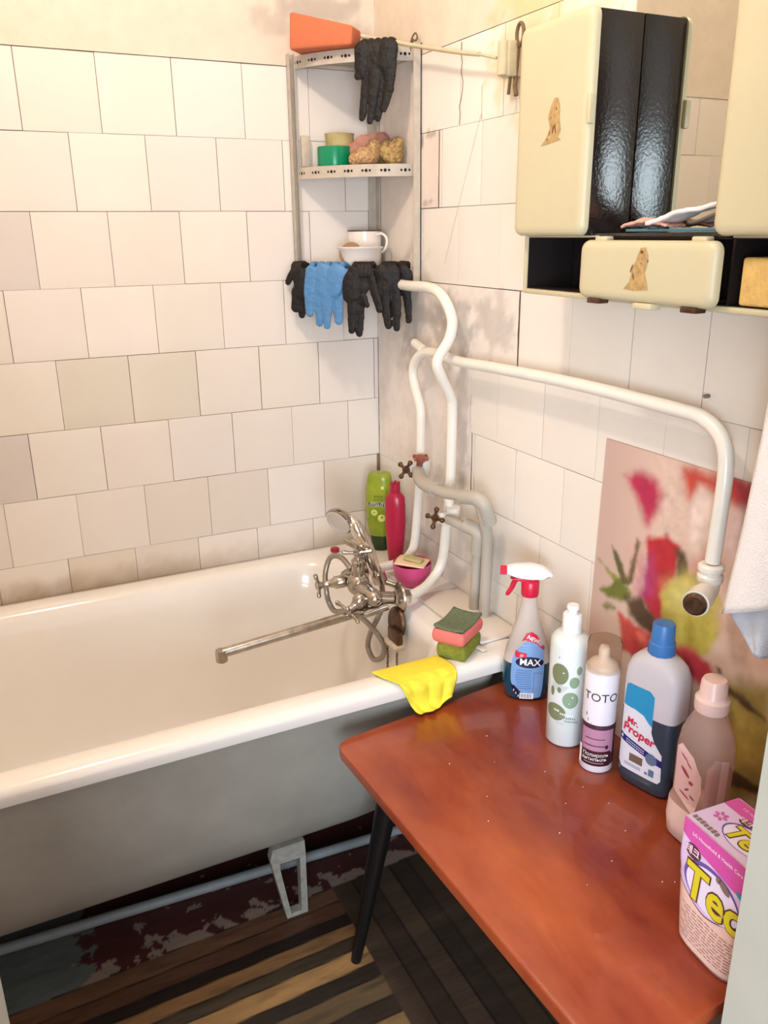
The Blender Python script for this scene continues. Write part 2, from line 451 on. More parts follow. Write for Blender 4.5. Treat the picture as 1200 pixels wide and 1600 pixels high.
mb = MB(); mb.box((-1.7, -1.7, 0), (-1.6, .1, 2.5)); struct(mb.build('wall_left', mat('left_wall_paint', (224,214,202), .5)))
mb = MB()
JR, JL, YI, YO = -.283, -.967, -1.455, -1.575
mb.box((JR+.0, YO, 0), (.1, YI, 2.5)); mb.box((-1.7, YO, 0), (JL, YI, 2.5)); mb.box((JL, YO, 2.02), (JR, YI, 2.5))
struct(mb.build('wall_front', M['doorpaint'], smooth=False))
mb = MB(); mb.box((-1.7, -1.7, 2.5), (.1, .1, 2.6)); struct(mb.build('ceiling', M['ceil']))

# floor: red paint under the tub, worn parquet strips elsewhere
def floor_col(x, y):
    yy = y-(x+.6)*.035
    n = fbm(x, y, 26, 4, 1.); n2 = fbm(x, y, 9, 4, 5.)
    if yy > -.528:
        c = lin((78,38,36))
        edge = 1-sst(.0, .075, -(-.528-yy))
        if n+edge*.35 > .30 or n2+edge*.3 > .36: c = lin((150,130,116))
        if x < -.9-n*.1: c = lin((104,110,106))
        return c
    g = lin((26,20,17))
    if x < -.385:
        ys = [-.528,-.572,-.612,-.640,-.675,-.706,-.752,-.785,-.835,-.875,-.92,-.96,-1.005,-1.05,-1.09,-1.13,-1.18,-1.22,-1.27,-1.32,-1.37,-1.42,-1.6]
        cs = [(116,82,60),(98,66,48),(44,32,26),(158,116,74),(74,62,46),(178,138,88),(50,40,32),(110,90,64),(60,48,38),(150,118,78),(70,56,42),(120,86,60)]
        for k in range(len(ys)-1):
            if ys[k] >= yy > ys[k+1]:
                c = lin(cs[k % 12])
                e = min(ys[k]-yy, yy-ys[k+1])
                c = mixc(g, c, sst(.0005, .003, e))
                return mixc(c, g, .35*sst(0, .4, fbm(x*.25, y*1.5, 40, 3, 9.)))
    else:
        xs = (x+.385)/.048; k = int(xs); e = min(xs-k, 1-(xs-k))*.048
        cs = [(76,60,47),(64,50,40),(80,64,50),(60,49,40),(70,55,43)]
        return mixc(g, lin(cs[k % 5]), sst(.0005, .003, e))
    return lin((90,60,40))
mb = MB()
mb.grid(lambda u, v: (-1.6+1.6*u, -1.455+.0+1.455*v, 0), 420, 380)
mb.box((-1.7, -1.7, -.1), (.1, .1, -.002))
o = mb.build('floor', M['floorc'], colfn=lambda c: floor_col(c.x, c.y), smooth=False, fix=False); struct(o)
mb = MB(); mb.box((-4, -5, -.1), (2.5, YI, -.001)); struct(mb.build('floor_corridor', mat('corridor_floor', (120,96,74), .5)))
# conduit along the floor behind the tub feet
mb = MB(); mb.tube([(-1.59, -.355, .0125), (-.005, -.442, .0125)], .0115, 14)
tag(mb.build('floor_pipe', mat('grey_old_pipe', (140,146,146), .5, var=.2, vscale=20)), 'thin grey pipe lying along the floor beneath the bathtub', 'pipe')

# ------------------------------------------------------------------ bathtub
def tub_ring(z, y0, y1, x0, x1, rr, rl, n=12):
    return [(x, y, z) for x, y in rrect(x0, x1, y0, y1, [rr, rl, rl, rr], n)]
tub = thing('bathtub', (-.8, -.36, 0), 'white enamelled cast iron bathtub, grey outside, along the tiled wall', 'bathtub')
mb = MB()
R = [tub_ring(.570, -.712, -.004, -1.54, -.030, .05, .10), tub_ring(.572, -.720, -.003, -1.55, -.022, .055, .11),
     tub_ring(.590, -.724, -.002, -1.553, -.020, .057, .11), tub_ring(.600, -.719, -.003, -1.549, -.024, .055, .11),
     tub_ring(.605, -.706, -.008, -1.54, -.034, .05, .10), tub_ring(.606, -.690, -.02, -1.53, -.05, .05, .10),
     tub_ring(.604, -.672, -.045, -1.50, -.145, .10, .14), tub_ring(.598, -.662, -.058, -1.485, -.158, .12, .15),
     tub_ring(.580, -.656, -.066, -1.475, -.166, .125, .16), tub_ring(.52, -.648, -.076, -1.46, -.172, .13, .18),
     tub_ring(.42, -.635, -.090, -1.41, -.182, .14, .20), tub_ring(.32, -.610, -.115, -1.34, -.198, .15, .20),
     tub_ring(.25, -.575, -.150, -1.26, -.222, .15, .19), tub_ring(.205, -.525, -.20, -1.17, -.26, .14, .16),
     tub_ring(.188, -.45, -.27, -1.05, -.34, .085, .085)]
mb.rings(R, cap0=False)
mb.build('basin', M['enamel'], tub, ang=50)
mb = MB()
R = [tub_ring(.5745, -.690, -.03, -1.52, -.05, .05, .1), tub_ring(.50, -.682, -.045, -1.50, -.055, .07, .15), tub_ring(.42, -.672, -.06, -1.45, -.08, .1, .2),
     tub_ring(.32, -.652, -.08, -1.38, -.12, .13, .21), tub_ring(.25, -.612, -.11, -1.31, -.16, .16, .21), tub_ring(.21, -.572, -.15, -1.25, -.20, .16, .2),
     tub_ring(.178, -.522, -.2, -1.17, -.25, .15, .17), tub_ring(.165, -.46, -.27, -1.08, -.33, .09, .09)]
mb.rings(R, cap0=False)
mb.build('outer_shell', M['tubout'], tub, ang=50)
M['legp'] = mat('chipped_leg_paint', (172,168,156), .5, var=.35, vscale=60)
def tub_leg(cx, sy):
    m = MB(); y1 = -.36+sy*.192; y0 = -.36+sy*.15
    th = .018
    P = lambda u, v, w: (cx+u, y1+(-.008*sy if 0 else 0)+sy*(w-.009)+sy*.012*(v-.1)/.1*0, v)
    m.prism([(-.040,.185),(-.034,.150),(-.010,0.004),(.018,.004),(.026,.004),(.030,.150),(.032,.185)], P, 0, .006)
    # flanges and the window between them
    m2 = MB()
    m2.prism([(-.040,.190),(-.046,.165),(-.017,.002),(-.006,.002),(-.026,.135),(-.026,.150),(.018,.150),(.016,.012),(-.006,.012),(-.007,.002),(.030,.002),(.031,.160),(.030,.190)], P, 0, .02)
    m.bm.free(); return m2
for cx, sy in ((-.487,-1),(-.487,1),(-1.12,-1),(-1.12,1)):
    tub_leg(cx, sy).build('leg', M['legp'], tub)
# overflow fitting with two plug chains
mb = MB()
mb.lathe([(.0,-.002),(.033,-.002),(.036,.003),(.034,.008),(.026,.012),(.0,.012)], (-.178,-.452,.582), (-1,0,.1), 28)
mb.box((-.205,-.500,.552), (-.190,-.452,.580), .003)
mb.build('overflow', M['brass'], tub)
mb = MB(); mb.box((-.212,-.505,.540), (-.186,-.450,.551), .003); mb.build('overflow_lip', mat('limescale', (222,206,186), .7, var=.3, vscale=60), tub)
for yy in (-.455, -.499):
    mb = MB()
    for k in range(46):
        c = Vector((-.205-.0001*k, yy+.0006*math.sin(k), .535-.0062*k)); a = (Vector((1,0,0)) if k % 2 else Vector((0,1,0)))
        mb.tube([tuple(c+a*.0022*math.cos(t)+Vector((0,0,1))*.0045*math.sin(t)) for t in [2*PI*i/10 for i in range(10)]], .0008, 5, closed=True)
    mb.build('chain', mat('dark_chain', (88,70,52), .4, metal=.8), tub)

# tiles laid on the ledge at the tub's head
mb = MB()
for i, (y0, y1) in enumerate(((-.004,-.10),(-.102,-.252),(-.254,-.404),(-.406,-.556))):
    mb.box((-.108, y1, .6065), (-.001, y0, .6125), .0012)
struct(mb.build('trim_2', plain('ledge_tile', (226,216,204), .25)))
mb = MB(); mb.box((-.02, -.72, .2), (.0, 0, .6060)); struct(mb.build('trim_3', M['cement'], colfn=lambda c: lin((150,140,130))))
mb = MB(); mb.obox((-.052, -.610, .6098), (.098, .104, .006), Matrix.Rotation(math.radians(1.5), 3, 'Z'), .0012)
tag(mb.build('loose_tile', plain('ledge_tile', (226,216,204))), 'loose white tile at the near end of the ledge, by the grey pipes', 'tile')
mb = MB(); mb.obox((-.115, -.655, .6095), (.012, .075, .003), Matrix.Rotation(math.radians(12), 3, 'Z'), .0006)
tag(mb.build('tile_sliver', plain('ledge_tile', (226,216,204))), 'thin white tile sliver between pink sponge and spray bottle', 'tile')
# ------------------------------------------------------------------ pipes
def rod(name, pts, r, m, parent=None, seg=16, **k):
    b = MB(); b.tube(pts, r, seg, **k); return b.build(name, m, parent, ang=60)
pa = thing('water_pipe', (-.04, -.43, .6), 'white painted riser pipe bent round the cross pipe, nearer the camera', 'pipe')
rod('pipe_run', spline([(-.045,-.13,1.283),(-.045,-.25,1.281),(-.042,-.34,1.281),(-.042,-.395,1.266),(-.042,-.434,1.225),(-.052,-.440,1.185),(-.082,-.446,1.145),(-.074,-.446,1.115),(-.048,-.440,1.07),(-.040,-.437,1.03),(-.040,-.433,.87),(-.040,-.418,.76),(-.040,-.408,.70),(-.048,-.405,.668),(-.068,-.410,.648),(-.10,-.428,.639),(-.150,-.452,.638)], 6), .0112, M['pipe'], pa)
pb = thing('water_pipe', (-.04, -.3, .6), 'white painted pipe along the right wall, dropping beside the red bottle', 'pipe')
rod('pipe_run', spline([(-.048,-1.160,.955),(-.045,-1.159,1.0),(-.040,-1.156,1.085),(-.038,-1.142,1.125),(-.036,-1.105,1.146),(-.036,-1.05,1.150),(-.036,-.834,1.152),(-.036,-.60,1.146),(-.036,-.456,1.141),(-.036,-.36,1.146),(-.038,-.305,1.140),(-.040,-.270,1.115),(-.040,-.262,1.085),(-.040,-.275,1.055),(-.040,-.296,1.02),(-.040,-.300,.98),(-.040,-.298,.87),(-.040,-.284,.76),(-.040,-.272,.69),(-.048,-.270,.662),(-.068,-.272,.645),(-.10,-.276,.640),(-.195,-.279,.640)], 6), .0107, M['pipe'], pb)
rod('pipe_stub', [(-.036,-.30,1.148),(-.030,-.252,1.156)], .010, M['pipe'], pb)
mb = MB()
mb.lathe([(.0110,.0),(.0165,0),(.018,.003),(.018,.010),(.015,.013),(.0145,.016),(.018,.018),(.018,.024),(.0145,.027),(.0110,.027)], (-.049,-1.160,.927), (0,0,1), 24)
mb.build('coupling', M['pipe'], pb)
mb = MB(); mb.tube(bend([(-.049,-1.160,.945),(-.050,-1.161,.915),(-.104,-1.190,.918)], .024), .0150, 18)
mb.tube([(-.080,-1.177,.917),(-.106,-1.191,.918)], .0180, 20)
mb.build('elbow', M['pipe'], pb)
mb = MB(); mb.lathe([(0,0),(.0160,0),(.0160,.003),(.012,.006),(0,.006)], (-.1066,-1.1912,.918), (-.88,-.47,-.01), 20)
mb.build('plug', M['brass'], pb)

ga = thing('drain_pipe', (-.03, -.563, .612), 'grey plastic branch pipe from the upper valve, taller of the two', 'pipe')
rod('pipe_run', bend([(-.062,-.325,.880),(-.085,-.385,.872),(-.085,-.47,.872),(-.066,-.590,.888),(-.034,-.578,.80),(-.028,-.563,.612)], [.03,.03,.028,.03]), .0115, M['greypipe'], ga)
mb = MB(); mb.tube(bend([(-.064,-.33,.879),(-.085,-.385,.871),(-.085,-.448,.872)], .04), .0148, 16)
mb.build('elbow', M['greypipe'], ga)
mb = MB(); mb.tube(bend([(-.074,-.540,.880),(-.063,-.600,.892),(-.040,-.592,.835)], .03), .0148, 16)
mb.build('elbow', M['greypipe'], ga)
gb = thing('drain_pipe', (-.03, -.522, .612), 'grey plastic branch pipe from the lower valve, shorter of the two', 'pipe')
rod('pipe_run', bend([(-.062,-.462,.806),(-.060,-.505,.808),(-.040,-.552,.800),(-.036,-.544,.76),(-.028,-.522,.612)], [.02,.02,.02]), .0105, M['greypipe'], gb)
mb = MB(); mb.tube(bend([(-.053,-.522,.809),(-.040,-.556,.804),(-.035,-.543,.752)], .025), .0155, 16)
mb.build('elbow', M['greypipe'], gb)
def valve(loc, hx, label, red):
    t = thing('stop_valve', loc, label, 'valve'); x, y, z = loc
    m = MB(); m.tube([(-.040,y,z-.02),(-.040,y,z+.02)], .0165, 16); m.tube([(-.04,y,z),(x-.012,y-.004,z+.002)], .010, 14)
    m.lathe([(.013,0),(.014,.004),(.013,.010),(.010,.012)], (x-.006,y-.003,z), (-1,0,0), 6); m.build('valve_body', M['pipe'], t)
    m = MB(); m.tube([(x-.010,y-.003,z+.002),(x-.026,y-.008,z+.004)], .005, 10); m.build('stem', M['brass'], t)
    m = MB(); c = Vector((x-.028, y-.009, z+.005)); n = Vector((-.85,-.4,.25)).normalized(); u = n.orthogonal().normalized(); w = n.cross(u)
    m.lathe([(0,-.005),(.008,-.005),(.009,.0),(.006,.005),(0,.006)], tuple(c), tuple(n), 14)
    for k in range(4):
        d = u*math.cos(k*PI/2+hx)+w*math.sin(k*PI/2+hx)
        m.tube([tuple(c), tuple(c+d*.013), tuple(c+d*.019)], [.0035,.0035,.006], 10, round_=True)
    m.build('handle', M['brass'], t)
    if red:
        m = MB(); c = Vector((x+.004, y-.018, z+.022))
        m.lathe([(.007,-.016),(.008,0),(.013,.004),(.0135,.012),(.008,.015)], tuple(c), (.0,-.3,1), 6)
        for k in range(4):
            d = Vector((math.cos(k*PI/2+.4), math.sin(k*PI/2+.4), 0)); m.tube([tuple(c+Vector((0,-.003,.008))), tuple(c+Vector((0,-.003,.010))+d*.018)], .0048, 10, round_=True)
        m.build('red_knob', plain('worn_red', (150,84,70), .5, var=.3, vscale=60), t)
valve((-.062,-.312,.880), .3, 'small stop valve with dark star handle and red knob, the upper one', True)
valve((-.062,-.447,.806), .75, 'small stop valve with dark star handle, the lower one', False)

# ------------------------------------------------------------------ mixer tap
CH = M['chrome']
tap = thing('mixer_tap', (-.2, -.37, .6), 'chrome wall mixer with cross handles and long spout over the tub', 'tap')
mb = MB()
mb.tube([(-.150,-.452,.638),(-.185,-.446,.640)], .017, 6); mb.tube([(-.186,-.446,.640),(-.232,-.432,.646)], .0135, 18)
mb.tube([(-.190,-.279,.640),(-.205,-.279,.641)], .017, 6); mb.tube([(-.205,-.279,.641),(-.236,-.300,.646)], .0135, 18)
mb.tube(spline([(-.225,-.292,.645),(-.236,-.315,.646),(-.236,-.365,.647),(-.234,-.415,.647),(-.228,-.438,.645)], 5), [.014]*5+[.017]*5+[.021]*5+[.019]*6, 18, round_=True)
mb.ball((-.236,-.372,.655), .026, (1,1,1.05))
mb.tube([(-.236,-.372,.672),(-.235,-.372,.705)], [.015,.013], 16, round_=True)
mb.build('body', CH, tap, ang=50)
mb = MB(); mb.lathe([(.014,0),(.030,.001),(.034,.004),(.033,.008),(.020,.014),(.0135,.016)], (-.165,-.449,.639), (-1,.12,0), 30)
mb.build('escutcheon', CH, tap); 
mb = MB(); mb.lathe([(.014,0),(.028,.001),(.030,.004),(.018,.012),(.0135,.014)], (-.178,-.279,.640), (-1,0,0), 28); mb.build('escutcheon', CH, tap)
def cross_handle(base, tip, hx):
    b, tp = Vector(base), Vector(tip); n = (tp-b).normalized(); L = (tp-b).length
    m = MB(); m.lathe([(.013,0),(.0145,.004),(.0145,L*.35),(.010,L*.45),(.0075,L*.6),(.0075,L*.82),(.010,L*.86),(.011,L*.97),(.007,L*1.03),(0,L*1.04)], base, tuple(n), 18)
    u = n.orthogonal().normalized(); w = n.cross(u); c = b+n*L*.92
    for k in range(4):
        d = u*math.cos(k*PI/2+hx)+w*math.sin(k*PI/2+hx)
        m.tube([tuple(c), tuple(c+d*.018+n*.001), tuple(c+d*.030+n*.003)], [.0042,.0036,.0052], 10, round_=True)
    return m.build('handle', CH, tap, ang=50)
cross_handle((-.252,-.338,.652), (-.315,-.318,.644), .35)
cross_handle((-.250,-.425,.648), (-.290,-.432,.622), .1)
cross_handle((-.236,-.372,.700), (-.240,-.380,.735), .4)
mb = MB()
mb.tube(bend([(-.236,-.392,.64),(-.240,-.415,.606),(-.262,-.424,.612),(-.560,-.408,.580)], [.012,.012]), .0105, 16)
mb.tube([(-.236,-.376,.645),(-.238,-.400,.612)], .014, 6)
mb.tube([(-.20,-.446,.625),(-.245,-.424,.606)], .010, 12)
mb.lathe([(.0,0.013),(.0115,.012),(.0125,.004),(.0125,-.012),(.010,-.014),(0,-.013)], (-.562,-.408,.575), (0,0,1), 18)
mb.build('spout', M['hose'] if 0 else CH, tap, ang=50)

sh = thing('hand_shower', (-.2, -.36, .62), 'chrome hand shower with white face resting on the tap cradle', 'shower head')
mb = MB()
mb.tube(spline([(-.246,-.358,.806),(-.240,-.372,.792),(-.228,-.376,.765),(-.212,-.372,.735),(-.195,-.370,.69),(-.182,-.368,.655)], 5), [.011,.011,.011,.012,.013,.014,.0145,.015,.0155,.0155,.016,.016,.016,.0155,.015,.0145,.014,.0135,.013,.0125,.012,.012,.011,.011,.0105,.010], 16, round_=True)
mb.build('handle', M['chrome2'], sh, ang=60)
hn = Vector((-.80,-.42,-.42)).normalized()
mb = MB(); mb.lathe([(0,-.016),(.016,-.014),(.028,-.006),(.033,.003),(.0335,.009),(.030,.012)], (-.262,-.345,.802), tuple(hn), 30, cap1=False); mb.build('head', CH, sh, ang=50)
mb = MB(); mb.lathe([(.031,.008),(.0305,.012),(.025,.013),(.024,.0115),(.010,.0125),(0,.0125)], (-.262,-.345,.802), tuple(hn), 30, cap0=False); mb.build('spray_face', plain('greyed_face', (196,186,172), .35), sh)
mb = MB()
mb.tube([(-.188,-.369,.672),(-.179,-.367,.648)], .0165, 18)
mb.tube([(-.180,-.367,.650),(-.150,-.395,.64)], .006, 10)
mb.build('cradle', CH, tap, ang=50)
hp = spline([(-.182,-.368,.652),(-.170,-.355,.63),(-.180,-.380,.602),(-.190,-.380,.570),(-.196,-.350,.519),(-.197,-.332,.472),(-.197,-.363,.452),(-.194,-.404,.478),(-.194,-.411,.512),(-.204,-.386,.538),(-.218,-.350,.556),(-.24,-.330,.572),(-.266,-.306,.566),(-.275,-.290,.585),(-.278,-.285,.612),(-.270,-.262,.645),(-.256,-.262,.682),(-.242,-.290,.690),(-.232,-.325,.672)], 8)
mb = MB(); mb.tube(hp, [.0066 if i % 2 else .0061 for i in range(len(hp))], 12); mb.build('shower_hose', M['hose'], sh, ang=80)
mb = MB(); mb.tube(spline([(-.228,-.352,.668),(-.215,-.36,.70),(-.222,-.345,.725),(-.245,-.32,.742)], 6), .006, 10); mb.build('diverter_lever', CH, tap)

# ------------------------------------------------------------------ corner shelf
sf = thing('corner_shelf', (-.09, -.09, 1.28), 'grey metal three-tier corner shelf with perforated front rims', 'shelf')
def arc(t, k=1.):
    a = PI+t*PI/2; r = (.205-.021*math.sin(2*t*PI/2)+.0)*k
    return (r*math.cos(a), r*math.sin(a))           # t=0 on back wall, t=1 on right wall
for zt, h in ((1.757,.025),(1.533,.025),(1.315,.027)):
    mb = MB(); N = 20
    mb.prism([(-.002,-.002)]+[arc(i/N, .985) for i in range(N+1)], lambda u, v, w: (min(u,-.002), min(v,-.002), w), zt-.0095, zt-.007)
    A = [[], [], [], []]
    for i in range(N+1):
        x, y = arc(i/N); x2, y2 = arc(i/N, .985)
        x = min(x, -.002); y = min(y, -.002); x2 = min(x2, -.003); y2 = min(y2, -.003)
        for lst, p in zip(A, ((x,y,zt-h),(x,y,zt),(x2,y2,zt),(x2,y2,zt-h))): lst.append(mb.v(p))
    for i in range(N):
        for j in range(4): mb.f([A[j][i], A[j][i+1], A[(j+1) % 4][i+1], A[(j+1) % 4][i]])
    mb.mi = 1
    for g in range(7):
        for dx, r in ((-.008,.0026),(0,.0035),(.008,.0026)):
            t = .08+g*.14+dx/.29
            x, y = arc(t, 1.003); n = Vector((x, y, 0)).normalized(); u = Vector((-n.y, n.x, 0))
            c = Vector((x, y, zt-.0125))
            mb.f([mb.v(tuple(c+u*r*math.cos(a)+Vector((0,0,r*math.sin(a))))) for a in [2*PI*i/10 for i in range(10)]])
    mb.build('shelf_tier', [M['shelf'], M['hole']], sf, ang=40, fix=True)
for (a, b, c, d) in (((-.216,-.014),(-.200,-.0015), None, None), ((-.0145,-.227),(-.0015,-.207), None, None), ((-.016,-.016),(-.001,-.001), None, None)):
    mb = MB(); z0, z1 = (1.287, 1.762)
    if a[0] < -.1:
        mb.box((a[0],-.003,z0), (a[0]+.014,-.0015,z1)); mb.box((a[0],-.018,z0), (a[0]+.0018,-.0015,z1)); mb.box((-.2035,-.0165,z0),(-.2015,-.0015,z1))
    elif a[1] < -.1:
        mb.box((-.0035,a[1],z0), (-.0015,a[1]+.016,z1)); mb.box((-.020,a[1],z0), (-.0015,a[1]+.0018,z1))
    else:
        mb.box((-.022,-.0035,z0), (-.0015,-.0015,z1)); mb.box((-.0035,-.022,z0), (-.0015,-.0015,z1))
    mb.build('post', M['shelf'], sf, smooth=False)

# things on the shelf
mb = MB()
def sponge_shape(mb, c, size, rz, bev, wob=.0, taper=1.):
    mb.obox(c, size, Matrix.Rotation(rz, 3, 'Z'), bev, 3)
P = [(-.236,-.035),(-.120,-.150),(-.100,-.125),(-.098,-.085),(-.190,-.022)]
t = MB(); R_ = Matrix.Rotation(math.radians(-44), 3, 'Z')
hx = [(-.075,-.03,0),(.065,-.03,0),(.065,.03,0),(-.075,.03,0),(-.072,-.028,.072),(.068,-.028,.036),(.068,.028,.036),(-.072,.028,.072)]
t.hexa([tuple(Vector((-.158,-.098,1.7585))+R_@Vector(p)) for p in hx], .006, 3)
tag(t.build('bath_sponge', plain('orange_foam', (200,110,74), .85, bump=.001, bscale=260, var=.08, vscale=40)), 'orange wedge-shaped bath sponge on the top tier of the corner shelf', 'sponge')
t = MB(); t.lathe([(.0375,0),(.038,.003),(.038,.037),(.0375,.040),(.034,.040),(.034,.036),(.0,.036)], (-.133,-.062,1.5340), seg=36)
tag(t.build('round_box', plain('green_plastic', (0,132,90), .25)), 'bright green round open box on the middle tier', 'box')
t = MB(); t.lathe([(.030,.0),(.031,.03),(.0325,.066),(.034,.069),(.030,.069),(.0285,.03),(.0,.028)], (-.110,-.022-.018,1.5345), seg=30)
tag(t.build('dry_cup', plain('yellowish_cup', (196,176,120), .6, var=.25, vscale=40)), 'dull yellow cup standing behind the green round box', 'cup')
t = MB(); t.box((-.193,-.0165,1.5345), (-.171,-.008,1.60), .003)
tag(t.build('toothbrush_case', plain('pale_case', (205,190,170), .5, var=.2, vscale=60)), 'narrow pale box behind the green round box, beside the shelf post', 'box')
def cloth_lump(pts, m, name, label, cat, vox=.004, bumpmesh=None):
    t = MB()
    for p, r, k in pts: t.ball(p, r, k, 14)
    o = t.build(name, m); md = o.modifiers.new('r', 'REMESH'); md.mode = 'VOXEL'; md.voxel_size = vox
    s_ = o.modifiers.new('s', 'SMOOTH'); s_.iterations = 4; s_.factor = .5
    tx = bpy.data.textures.new(name, 'CLOUDS'); tx.noise_scale = .02
    d = o.modifiers.new('d', 'DISPLACE'); d.texture = tx; d.strength = .008; d.mid_level = .5
    return tag(o, label, cat)
KN = mat('knitted_bast', (214,178,128), .9, bump=.004, bscale=210, var=.55, vscale=190, dark=(140,98,58))
cloth_lump([((-.105,-.128,1.545),.022,(1,1,.8)),((-.085,-.135,1.548),.024,(1,1,.9)),((-.068,-.130,1.562),.019,(.9,.9,1.4)),((-.092,-.125,1.555),.018,(1,1,1))], KN, 'knitted_washcloth', 'tan knitted washcloth with a peak, in front on the middle tier', 'washcloth')
cloth_lump([((-.028,-.150,1.551),.024,(.9,1,1)),((-.040,-.140,1.563),.020,(1,.9,1.2)),((-.022,-.160,1.575),.013,(1,1,1.3)),((-.030,-.120,1.556),.025,(1,1,1))], mat('bast_mesh', (204,170,110), .9, bump=.004, bscale=160, var=.5, vscale=150, dark=(120,90,50)), 'bast_scrubber', 'tan mesh scrubber against the right post of the middle tier', 'sponge')
cloth_lump([((-.062,-.075,1.58),.028,(1,1,.75)),((-.030,-.085,1.585),.026,(1,1,.9)),((-.088,-.080,1.565),.026,(.9,.9,.8)),((-.050,-.060,1.560),.030,(1,1,.8))], plain('pink_brown_rag', (196,140,122), .9, var=.35, vscale=30, bump=.003, bscale=60), 'pinkish_rag', 'crumpled pinkish brown cloth behind the tan washcloths', 'cloth')
# bottom tier
bw = thing('enamel_bowl', (-.085, -.085, 1.310), 'white enamel bowl on the bottom tier of the corner shelf', 'bowl')
mb = MB(local=True); mb.lathe([(.0,0),(.030,0),(.040,.006),(.0475,.022),(.050,.045),(.0545,.049),(.0545,.052),(.0485,.051),(.046,.030),(.038,.010),(0,.006)], seg=40, cap0=False, cap1=False); mb.merge().build('bowl_wall', plain('white_enamel', (236,226,216), .15), bw, ang=60)
mg = thing('enamel_mug', (-.052, -.040, 1.315), 'white enamel mug with dark rim behind the bowl', 'mug')
mb = MB(local=True); mb.lathe([(0,0),(.036,0),(.0395,.004),(.0395,.081),(.0375,.081),(.0375,.006),(0,.005)], seg=40); mb.merge().build('mug_wall', plain('white_enamel', (236,226,216)), mg, ang=50)
mb = MB(local=True); mb.lathe([(.0372,.080),(.0405,.080),(.0408,.083),(.0372,.083)], seg=40, cap0=False, cap1=False); mb.build('rim', plain('dark_rim', (84,64,52), .4), mg)
mb = MB(local=True); d = Vector((.42,-.9,0)).normalized(); mb.tube(spline([tuple(d*r+Vector((0,0,z))) for r, z in ((.039,.072),(.052,.075),(.066,.066),(.067,.050),(.056,.036),(.039,.032))], 5), .0032, 10); mb.build('handle', plain('white_enamel', (236,226,216)), mg, ang=60)
mb = MB(); mb.lathe([(0,-.004),(.024,-.004),(.026,0),(.024,.004),(0,.004)], (-.115,-.098,1.348), (-.55,-.75,.35), 30)
tag(mb.build('soap_disc', plain('brown_soap', (160,120,82), .6, var=.2, vscale=30)), 'round brown soap bar propped in the white bowl', 'soap')
mb = MB(); mb.obox((-.068,-.157,1.3175), (.022,.012,.011), Matrix.Rotation(math.radians(-40), 3, 'Z'), .003)
tag(mb.build('soap_scrap', plain('pink_soap', (224,170,186), .5)), 'small pink soap scrap between the black gloves on the bottom tier', 'soap')

# ------------------------------------------------------------------ gloves
GL = {}
GL['top']=(0.184,[
 [(0.043, 1.7524, 0.0173), (0.0394, 1.7122, 0.0148), (0.032, 1.703, 0.0094)] ,
 [(0.0712, 1.7552, 0.0198), (0.0735, 1.7124, 0.0227)] ,
 [(0.1019, 1.753, 0.0197), (0.0961, 1.7228, 0.0199)] ,
 [(0.0534, 1.7017, 0.0147), (0.0456, 1.6658, 0.0108), (0.0391, 1.6244, 0.0089)] ,
 [(0.0705, 1.7006, 0.0147), (0.0641, 1.6526, 0.0101), (0.0577, 1.616, 0.0082)] ,
 [(0.0874, 1.6996, 0.0133), (0.0813, 1.6578, 0.0101), (0.0737, 1.6202, 0.0081)] ,
 [(0.1058, 1.7222, 0.0132), (0.1012, 1.6748, 0.0107), (0.0896, 1.6366, 0.0074)] ,
])
GL['left']=(0.17,[
 [(-0.1266, 1.3027, 0.0179), (-0.1218, 1.2637, 0.0195)] ,
 [(-0.1427, 1.3084, 0.0105), (-0.1586, 1.2851, 0.0083)] ,
 [(-0.135, 1.2636, 0.0135), (-0.14, 1.2268, 0.0114)] ,
 [(-0.1189, 1.2565, 0.0135), (-0.1259, 1.2108, 0.0098)] ,
 [(-0.1068, 1.2711, 0.0105), (-0.1123, 1.22, 0.0075)] ,
])
GL['blue']=(0.187,[
 [(-0.0895, 1.315, 0.0132), (-0.0945, 1.2723, 0.0148), (-0.0968, 1.2174, 0.0105)] ,
 [(-0.0608, 1.3179, 0.0248), (-0.0593, 1.2727, 0.0265)] ,
 [(-0.0263, 1.3152, 0.0218), (-0.0355, 1.2729, 0.022)] ,
 [(-0.0691, 1.2655, 0.0162), (-0.075, 1.1944, 0.0097)] ,
 [(-0.05, 1.2657, 0.0162), (-0.0542, 1.189, 0.009)] ,
 [(-0.0278, 1.2659, 0.0161), (-0.0266, 1.2013, 0.0111)] ,
 [(-0.0168, 1.318, 0.0131), (-0.0047, 1.3083, 0.0087)] ,
])
GL['mid']=(0.191,[
 [(0.0157, 1.3183, 0.013), (0.0088, 1.2877, 0.0203), (0.0081, 1.2595, 0.0204)] ,
 [(0.0401, 1.3156, 0.0144), (0.0301, 1.2739, 0.0188)] ,
 [(0.011, 1.2525, 0.0131), (0.0078, 1.1808, 0.0089)] ,
 [(0.0283, 1.2598, 0.0145), (0.0249, 1.174, 0.0096)] ,
 [(0.039, 1.2529, 0.0102), (0.0464, 1.2375, 0.0073)] ,
 [(0.0522, 1.3088, 0.0115), (0.0638, 1.2672, 0.0115), (0.0755, 1.2295, 0.0101)] ,
])
GL['righta']=(0.181,[
 [(0.0794, 1.3345, 0.02), (0.088, 1.2877, 0.0187), (0.0818, 1.2738, 0.0216)] ,
 [(0.1035, 1.3372, 0.0185), (0.1001, 1.2878, 0.0201)] ,
 [(0.0848, 1.2738, 0.0144), (0.0874, 1.2317, 0.0116), (0.0932, 1.1934, 0.0095)] ,
 [(0.106, 1.274, 0.0158), (0.1119, 1.2321, 0.0116), (0.1116, 1.1867, 0.0087)] ,
])
